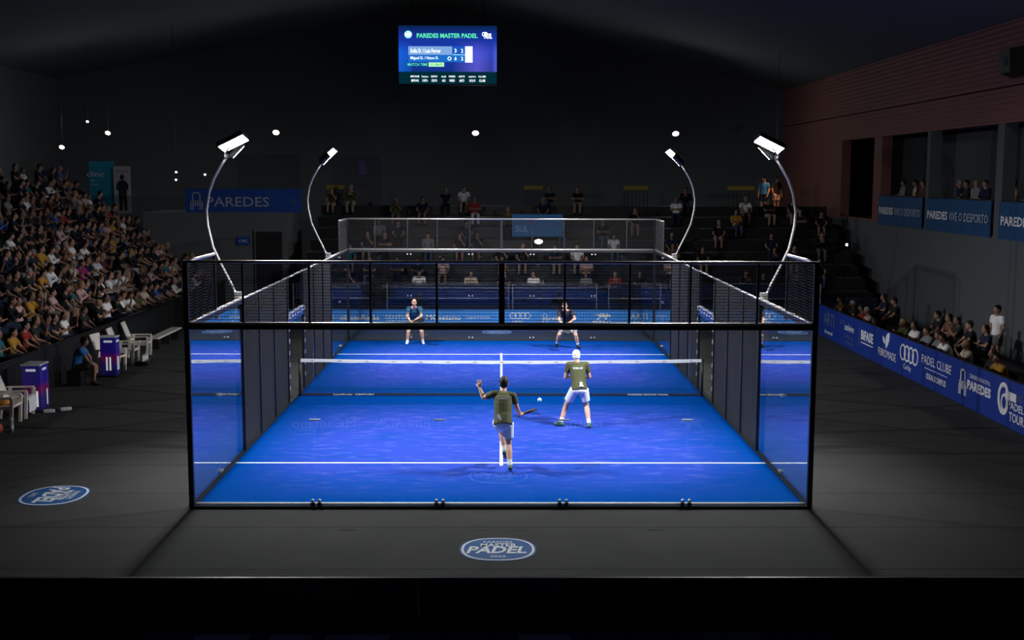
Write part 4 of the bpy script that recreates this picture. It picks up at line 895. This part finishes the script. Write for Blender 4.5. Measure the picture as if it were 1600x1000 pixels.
# ------------------------------------------------------------------ furniture beside the court
def lounge_chairs():
    def chair():
        r = empty('lounge_chair', (0, 0, 0), 'x', 'chair', 'cream lounge chairs in a row beside the court')
        MB().obox((0, .02, .40), (1, 0, 0), V((0, 1, .10)).normalized(), V((0, -.10, 1)).normalized(), .26, .28, .02).build('seat', M_CREAM, r, bevel=.01)
        bu = V((0, -.36, 1)).normalized(); bk = MB().obox((0, -.38, .72), (1, 0, 0), V((0, 1, .36)).normalized(), bu, .26, .018, .34).build('backrest', M_CREAM, r, bevel=.01)
        for k in range(5): MB().obox(V((0, -.352, .74))+bu*(.08*k-.18), (1, 0, 0), V((0, 1, .36)).normalized(), bu, .20, .006, .012).build('back_slat', M_CREAM, bk)
        for s in (-1, 1):
            MB().obox((.29*s, -.02, .62), (1, 0, 0), (0, 1, 0), (0, 0, 1), .035, .30, .018).build('armrest', M_CREAM, r, bevel=.01)
            MB().obox((.29*s, .25, .30), (1, 0, 0), V((0, 1, 0)), V((0, .06, 1)).normalized(), .03, .035, .31).build('leg', M_CREAM, r, bevel=.008)
            MB().obox((.29*s, -.27, .31), (1, 0, 0), V((0, 1, 0)), V((0, .12, 1)).normalized(), .03, .035, .31).build('leg', M_CREAM, r, bevel=.008)
            MB().obox((.275*s, 0, .40), (1, 0, 0), (0, 1, 0), (0, 0, 1), .012, .28, .04).build('side_rail', M_CREAM, r)
        return r
    proto = chair()
    spots = [(-10.75, -3.35, -86, 'cream lounge chair with orange cap beyond the blue drinks display'), (-10.80, -2.48, -84, 'cream lounge chair draped with white towel beside a drinks display'),
             (-10.72, 3.75, -100, 'cream lounge chair next to the slimmer drinks display column'), (-10.72, 5.1, -88, 'cream lounge chair beside the bottle crate at the side barrier'),
             (-10.78, 6.6, -84, 'cream lounge chair between the crate chair and the low bench')]
    for i, (x, y, a, l) in enumerate(spots):
        o = proto if i == 0 else copy_tree(proto)
        o.location = (x, y, 0); o.rotation_euler.z = math.radians(a); o['label'] = l
    mb = MB()                                                # towel hanging over the seat front of the second chair
    pts = [(-.20, .400), (.10, .430), (.285, .448), (.325, .43), (.33, .25), (.325, .12)]
    for i in range(len(pts)-1):
        (a, za), (b, zb) = pts[i], pts[i+1]
        mb.add([(-10.80+a, -2.68, za), (-10.80+b, -2.68, zb), (-10.80+b, -2.28, zb+.01), (-10.80+a, -2.28, za+.01), (-10.80+a, -2.68, za+.02), (-10.80+b, -2.68, zb+.02), (-10.80+b, -2.28, zb+.03), (-10.80+a, -2.28, za+.03)], [(3, 2, 1, 0), (4, 5, 6, 7), (0, 1, 5, 4), (2, 3, 7, 6)])
    t = mb.build('towel', M_SHORTW, None, base=(-10.8, -2.48, .43)); tag(t, 'white towel draped over the seat front of a lounge chair', 'towel')
    c = empty('orange_cap', (-10.8, -3.35, .45), 'orange cap lying on the lounge chair seat', 'cap')
    MB().ball((-10.75, -3.32, .47), .11, .12, .08).build('crown', mat('orange_cloth', (.65, .26, .04), .8), c, smooth=True); MB().capsule((-10.66, -3.32, .45), (-10.56, -3.32, .445), .08, .07, (0, 1, 0), .12).build('brim', MATS['orange_cloth'], c, smooth=True)
    b = empty('low_bench', (-10.75, 9.2, 0), 'long low cream bench running along the side barrier', 'bench')
    MB().box((-10.95, 7.9, .33), (-10.6, 10.6, .38)).build('bench_top', M_CREAM, b, bevel=.01)
    for y in (8.1, 9.25, 10.4): MB().box((-10.9, y-.03, 0), (-10.65, y+.03, .33)).build('bench_leg', M_STEEL, b)
    k = empty('bottle_crate', (-10.25, 5.0, 0), 'low pale crate of small bottles before a lounge chair', 'crate')
    MB().box((-10.34, 4.75, 0), (-10.04, 5.35, .12)).build('crate_body', M_BLACK, k)
    for i in range(4):
        bt = MB().cyl((-10.19, 4.84+.14*i, .10), (-10.19, 4.84+.14*i, .26), .035, n=10).build('bottle', M_WHITE, k); MB().cyl((-10.19, 4.84+.14*i, .26), (-10.19, 4.84+.14*i, .31), .014, n=8).build('bottle_neck', M_WHITE, bt)
lounge_chairs()
def displays():
    def grad():
        m = bpy.data.materials.new('display_print'); m.use_nodes = True; nt = m.node_tree; b = nt.nodes['Principled BSDF']; b.inputs['Roughness'].default_value = .4
        tc = nt.nodes.new('ShaderNodeTexCoord'); sp = nt.nodes.new('ShaderNodeSeparateXYZ'); r = nt.nodes.new('ShaderNodeValToRGB'); e = r.color_ramp.elements
        nt.links.new(tc.outputs['Generated'], sp.inputs[0]); nt.links.new(sp.outputs['Z'], r.inputs[0])
        e[0].position, e[0].color = .0, (.02, .02, .16, 1); e[1].position, e[1].color = 1, (.015, .02, .28, 1)
        for p, c in ((.3, (.03, .02, .22, 1)), (.46, (.22, .01, .10, 1)), (.62, (.03, .01, .30, 1))): q = e.new(p); q.color = c
        nt.links.new(r.outputs[0], b.inputs['Base Color']); nt.links.new(r.outputs[0], b.inputs['Emission Color']); b.inputs['Emission Strength'].default_value = .12
        MATS['display_print'] = m; return m
    g = grad()
    for (x, y, w2, lab) in ((-10.68, -1.72, .27, 'wide backlit blue and red drinks display beside the towel chair'), (-10.5, 3.0, .17, 'slim backlit blue and red drinks display with tall white numerals')):
        r = empty('drinks_display', (x, y, 0), lab, 'display', 'backlit drinks displays beside the court')
        MB().box((x-.22, y-w2, .03), (x+.20, y+w2, 1.06)).build('display_body', g, r, bevel=.02)
        MB().box((x-.24, y-w2-.02, 0), (x+.22, y+w2+.02, .03)).build('display_foot', M_STEEL, r); MB().box((x-.23, y-w2-.01, 1.06), (x+.21, y+w2+.01, 1.09)).build('display_lid', M_WHITE, r)
        pe = MATS.get('display_white') or emit_mat('display_white', (.95, .97, 1), .45)
        for pl, dw in ((Plane((x, y-w2-.002, 0), *SOUTH), 0), (Plane((x+.203, y, 0), V((0, 1, 0)), V((0, 0, 1))), 0)):
            mb = MB()
            for k in (-1, 0, 1): mb.ring(pl, k*.075, .96, .042, .03, .02, .003, n=12)
            mb.build('crest_mark', pe, r)
            if w2 < .2:
                for q in (-.045, .045): MB().rect(pl, q-.022, .18, q+.022, .54, .003).build('white_stripe', pe, r)
            else: MB().rect(pl, .1, .12, .15, .48, .003).build('white_stripe', pe, r)
displays()
def shoes_and_bags():
    for i, (x, y, a) in enumerate(((-10.27, -2.08, .2), (-9.98, -1.84, .5))):
        d = V((math.cos(a), math.sin(a), 0)); p = V((x, y, .05))
        r = empty('sneaker', (x, y, 0), 'white sneaker lying on the carpet by the drinks display', 'shoe', 'pair of white sneakers on the carpet')
        MB().capsule(p-d*.09, p+d*.10, .045, .042, d.cross(V((0, 0, 1))), .9).build('upper', M_SHOEW, r, smooth=True)
        MB().capsule(p-d*.10-V((0, 0, .032)), p+d*.12-V((0, 0, .032)), .05, .045, d.cross(V((0, 0, 1))), .35).build('sole', M_WHITE, r, smooth=True)
    r = empty('water_bottle', (-10.27, -4.15, 0), 'clear water bottle with white label standing on the carpet', 'bottle')
    MB().cyl((-10.27, -4.15, 0), (-10.27, -4.15, .2), .04, n=14).build('bottle_body', mat('clear_pet', (.35, .42, .5), .2), r, smooth=True)
    MB().cyl((-10.27, -4.15, .2), (-10.27, -4.15, .27), .04, .015, n=14).build('bottle_neck', MATS['clear_pet'], r, smooth=True); MB().cyl((-10.27, -4.15, .27), (-10.27, -4.15, .30), .017, n=12).build('bottle_cap', M_WHITE, r)
    MB().cyl((-10.27, -4.15, .07), (-10.27, -4.15, .15), .0415, n=14).build('bottle_label', M_WHITE, r)
    r = empty('sports_bag', (-10.75, -4.5, 0), 'red sports bag on the carpet beside the water bottle', 'bag')
    MB().capsule((-10.95, -4.5, .14), (-10.45, -4.5, .14), .15, .15, (0, 1, 0), .9).build('bag_body', mat('red_bag', (.35, .04, .03), .7), r, smooth=True)
    MB().tube([(-10.85, -4.5, .27), (-10.8, -4.5, .38), (-10.6, -4.5, .38), (-10.55, -4.5, .27)], .012).build('bag_handle', M_BLACK, r, smooth=True)
shoes_and_bags()

# ------------------------------------------------------------------ spectators
def seated(lean=.0, arms='knees', turn=0.):
    J = dict(pelvis=(0, 0, .51), chest=(0, -.03+lean*.5, .80), neck=(0, -.02+lean, 1.0), head=(turn*.03, .03+lean*1.15, 1.15), shL=(-.18, -.02+lean, .95), shR=(.18, -.02+lean, .95),
             hipL=(-.09, .0, .50), hipR=(.09, .0, .50), knL=(-.12, .43, .52), knR=(.12, .43, .52), anL=(-.12, .40, .10), anR=(.13, .42, .10), face=(turn, 1, -.08))
    if arms == 'knees': J.update(elL=(-.24, .14+lean, .72), elR=(.24, .14+lean, .72), wrL=(-.14, .34, .63), wrR=(.14, .34, .63))
    if arms == 'clap': J.update(elL=(-.25, .12+lean, .72), elR=(.25, .12+lean, .72), wrL=(-.05, .27+lean, .85), wrR=(.05, .27+lean, .85), hdL=(.15, .5, 1), hdR=(-.15, .5, 1))
    if arms == 'phone': J.update(elL=(-.22, .16+lean, .76), elR=(.24, .12+lean, .72), wrL=(-.06, .30+lean, 1.02), wrR=(.12, .34, .64), hdL=(.2, .1, 1))
    if arms == 'folded': J.update(elL=(-.24, .10+lean, .74), elR=(.24, .10+lean, .74), wrL=(.06, .2+lean, .76), wrR=(-.06, .22+lean, .79))
    return J
def standing(arms='down'):
    J = dict(pelvis=(0, 0, .95), chest=(0, -.01, 1.22), neck=(0, 0, 1.43), head=(0, .03, 1.59), shL=(-.18, 0, 1.38), shR=(.18, 0, 1.38), hipL=(-.09, 0, .92), hipR=(.09, 0, .92),
             knL=(-.10, .03, .50), knR=(.10, .03, .50), anL=(-.11, 0, .10), anR=(.11, 0, .10), elL=(-.24, .0, 1.12), elR=(.24, .0, 1.12), wrL=(-.22, .10, .90), wrR=(.22, .10, .90), face=(0, 1, -.1))
    if arms == 'front': J.update(elL=(-.23, .06, 1.12), elR=(.23, .06, 1.12), wrL=(-.04, .24, 1.10), wrR=(.04, .24, 1.12))
    return J
SHIRTS = [('black', (.008, .008, .010), 26), ('navy', (.012, .016, .045), 18), ('charcoal', (.025, .025, .028), 15), ('white', (.85, .85, .86), 18), ('grey', (.22, .23, .25), 7), ('pale pink', (.62, .40, .38), 4),
          ('mustard', (.50, .26, .03), 2), ('red', (.30, .03, .03), 4), ('teal', (.02, .14, .18), 3), ('blue', (.04, .10, .34), 4), ('brown', (.12, .055, .03), 4), ('olive', (.08, .09, .03), 2), ('magenta', (.38, .01, .20), 1), ('cream', (.60, .52, .40), 3)]
TROUS = [('black', (.008, .008, .010), 8), ('navy', (.015, .02, .05), 6), ('denim', (.07, .11, .2), 4), ('grey', (.14, .14, .15), 2), ('beige', (.34, .27, .19), 2), ('white', (.6, .6, .6), 1)]
HAIRS = [('black', (.008, .007, .006), 8), ('brown', (.035, .018, .01), 8), ('grey', (.25, .25, .25), 2), ('blond', (.32, .2, .08), 2)]
def pick(rng, L): return rng.choices(L, [q[2] for q in L])[0]
def crowd():
    rng = random.Random(11)
    variants = []
    for J, bottom, hair, sl in ((seated(.04, 'knees'), 'trousers', 'short', .62), (seated(.10, 'clap'), 'trousers', 'short', .96), (seated(-.02, 'folded', .25), 'trousers', 'long', .62), (seated(.02, 'phone', -.2), 'shorts', 'long', .62),
                                (seated(.16, 'knees', -.3), 'shorts', 'short', .62), (standing('down'), 'shorts', 'short', .62), (standing('front'), 'trousers', 'short', .96)):
        P = figure_parts(J, vox=.021, fingers=False, bottom=bottom, hair=hair, sleeve=sl)
        P['body'].materials.append(M_OSKIN); P['shirt'].materials.append(M_OSHIRT); P['bottom'].materials.append(M_OTROU); P['hair'].materials.append(M_OHAIR)
        for q in 'LR': P['shoe'+q].materials.append(M_BLACK)
        P['kind'] = bottom; variants.append(P)
    def spectator(loc, rz, vi, place, group, shirt=None, trou=None, hair=None, scale=1.0):
        P = variants[vi]; sh = shirt or pick(rng, SHIRTS); tr = trou or pick(rng, TROUS); hr = hair or pick(rng, HAIRS)
        o = bpy.data.objects.new('person', P['body']); col.objects.link(o); o.location = loc; o.rotation_euler.z = rz; o.scale = (scale,)*3
        k = rng.uniform(.45, .95); o.color = (.52*k, .29*k, .20*k, 1)
        for nm, key, c in (('shirt', 'shirt', sh[1]), (P['kind'], 'bottom', tr[1]), ('hair', 'hair', hr[1]), ('shoe', 'shoeL', (0, 0, 0)), ('shoe', 'shoeR', (0, 0, 0))):
            if nm == 'shoe' and 'side stand' in place: continue
            q = bpy.data.objects.new(nm, P[key]); col.objects.link(q); q.parent = o; q.color = (*c, 1)
        tag(o, 'spectator in %s shirt and %s %s with %s hair, %s' % (sh[0], tr[0], P['kind'], hr[0], place), 'person', group)
    for i in range(ROWS_L):
        x = -11.45-.72*i-.52; z = .5+.5*i; ymin = 1872*abs(x)/795-28.9
        y = ymin+rng.uniform(0, .3)
        while y < 19.8:
            if rng.random() < (.92 if i < 6 else .8):
                spectator((x, y, z-.02), -math.pi/2+rng.uniform(-.13, .13), rng.choice((0, 0, 1, 2, 3, 4)), '%s row, side stand' % ORD[i], 'spectators in the side stand', scale=rng.uniform(.92, 1.04))
            y += rng.uniform(.655, .765)
    for i in range(ROWS_F):
        y = 16.4+i+.61; z = .55+.45*i; x = -7.5+rng.uniform(0, .6)
        while x < 13.8:
            hid = (.4 < x < 2.6 and i == 3) or (10.9 < x < 13.2 and i == 7)
            if rng.random() < (.42 if i < 5 else .28) and not hid:
                spectator((x, y, z-.02), math.pi+rng.uniform(-.16, .16), rng.choice((0, 1, 2, 3, 4)), '%s row, far end stand' % ORD[i], 'spectators in the far end stand', scale=rng.uniform(.92, 1.04))
            x += rng.uniform(.70, 1.32)
    C = {q[0]: q for q in SHIRTS}; T = {q[0]: q for q in TROUS}
    right = [(11.9, 12.6, 0, 'brown'), (11.9, 11.1, 0, 'charcoal'), (11.9, 9.85, 1, 'red'), (11.9, 9.05, 4, 'pale pink'), (11.9, 5.85, 1, 'olive'), (11.9, 5.2, 2, 'white'), (11.9, 4.0, 0, 'grey'), (12.72, 5.45, 0, 'black'), (12.72, 4.74, 2, 'brown'),
             (12.72, 4.0, 3, 'charcoal'), (11.9, 3.1, 0, 'grey'), (11.9, 2.42, 4, 'white'), (12.72, 3.05, 0, 'black'), (12.72, 2.15, 2, 'navy'), (11.9, 1.25, 3, 'cream'), (11.9, -.35, 2, 'charcoal'), (11.9, -1.05, 4, 'mustard'), (12.72, 9.3, 0, 'black'), (12.72, 10.6, 2, 'navy')]
    for x, y, v, c in right:
        spectator((x, y, -.02 if x < 12 else .26), math.pi/2+rng.uniform(-.12, .16), v, 'seated behind the sponsor boards', 'spectators behind the sponsor boards', C[c])
    spectator((13.25, 2.7, .28), math.pi/2+.35, 5, 'standing on the seating platform', 'spectators behind the sponsor boards', C['white'], T['grey'], HAIRS[0])
    for y, v, c in ((18.1, 6, 'grey'), (16.7, 5, 'cream'), (15.9, 6, 'brown'), (12.3, 5, 'navy'), (11.7, 6, 'charcoal'), (10.85, 5, 'grey'), (10.1, 6, 'navy'), (7.0+.9, 5, 'cream'), (6.6, 6, 'cream'), (5.9, 5, 'red')):
        spectator((15.75, y, 3.62), math.pi/2+rng.uniform(-.4, .4), v, 'leaning on the gallery', 'spectators in the gallery', C[c], scale=.98)
    spectator((11.72, 24.7, 3.7), math.pi*.8, 5, 'standing on the lit landing', 'people on the lit landing', ('bright blue', (.02, .16, .42)), T['navy'])
    spectator((12.34, 25.0, 3.7), math.pi*1.15, 5, 'standing on the lit landing', 'people on the lit landing', C['black'], ('pale pink', (.5, .35, .33)))
    spectator((-10.9, 1.55, -.02), -math.pi/2+.2, 4, 'sitting low on the floor box', 'people on the court side floor', ('blue', (.03, .16, .45)), T['black'])
    bx = MB().box((-11.1, 1.35, 0), (-10.75, 1.75, .40)).build('floor_box', M_BLACK, None, base=(-10.92, 1.55, 0), bevel=.01); tag(bx, 'black box stool on the carpet between the drinks displays', 'stool')
    s = empty('landing_light', (12.05, 23.9, 6.3), 'warm spot light over the landing beyond the far stand', 'light')
    MB().cyl((12.05, 23.87, 6.4), (12.05, 23.93, 6.25), .05, .08, n=12).build('lamp_shell', M_STEEL, s); MB().cyl((12.05, 23.87, 6.4), (12.05, 23.87, ceil_z(12.05)), .012, n=6).build('lamp_stem', M_BLACK, s)
    ld = bpy.data.lights.new('landing_beam', 'SPOT'); ld.energy = 160; ld.color = (1, .48, .22); ld.spot_size = .75; ld.spot_blend = .7; ld.shadow_soft_size = .06
    lo = bpy.data.objects.new('landing_beam', ld); col.objects.link(lo); lo.parent = s; lo.matrix_local = V((0, .45, -1)).to_track_quat('-Z', 'Y').to_matrix().to_4x4(); lo.location = (0, .05, -.1)
crowd()
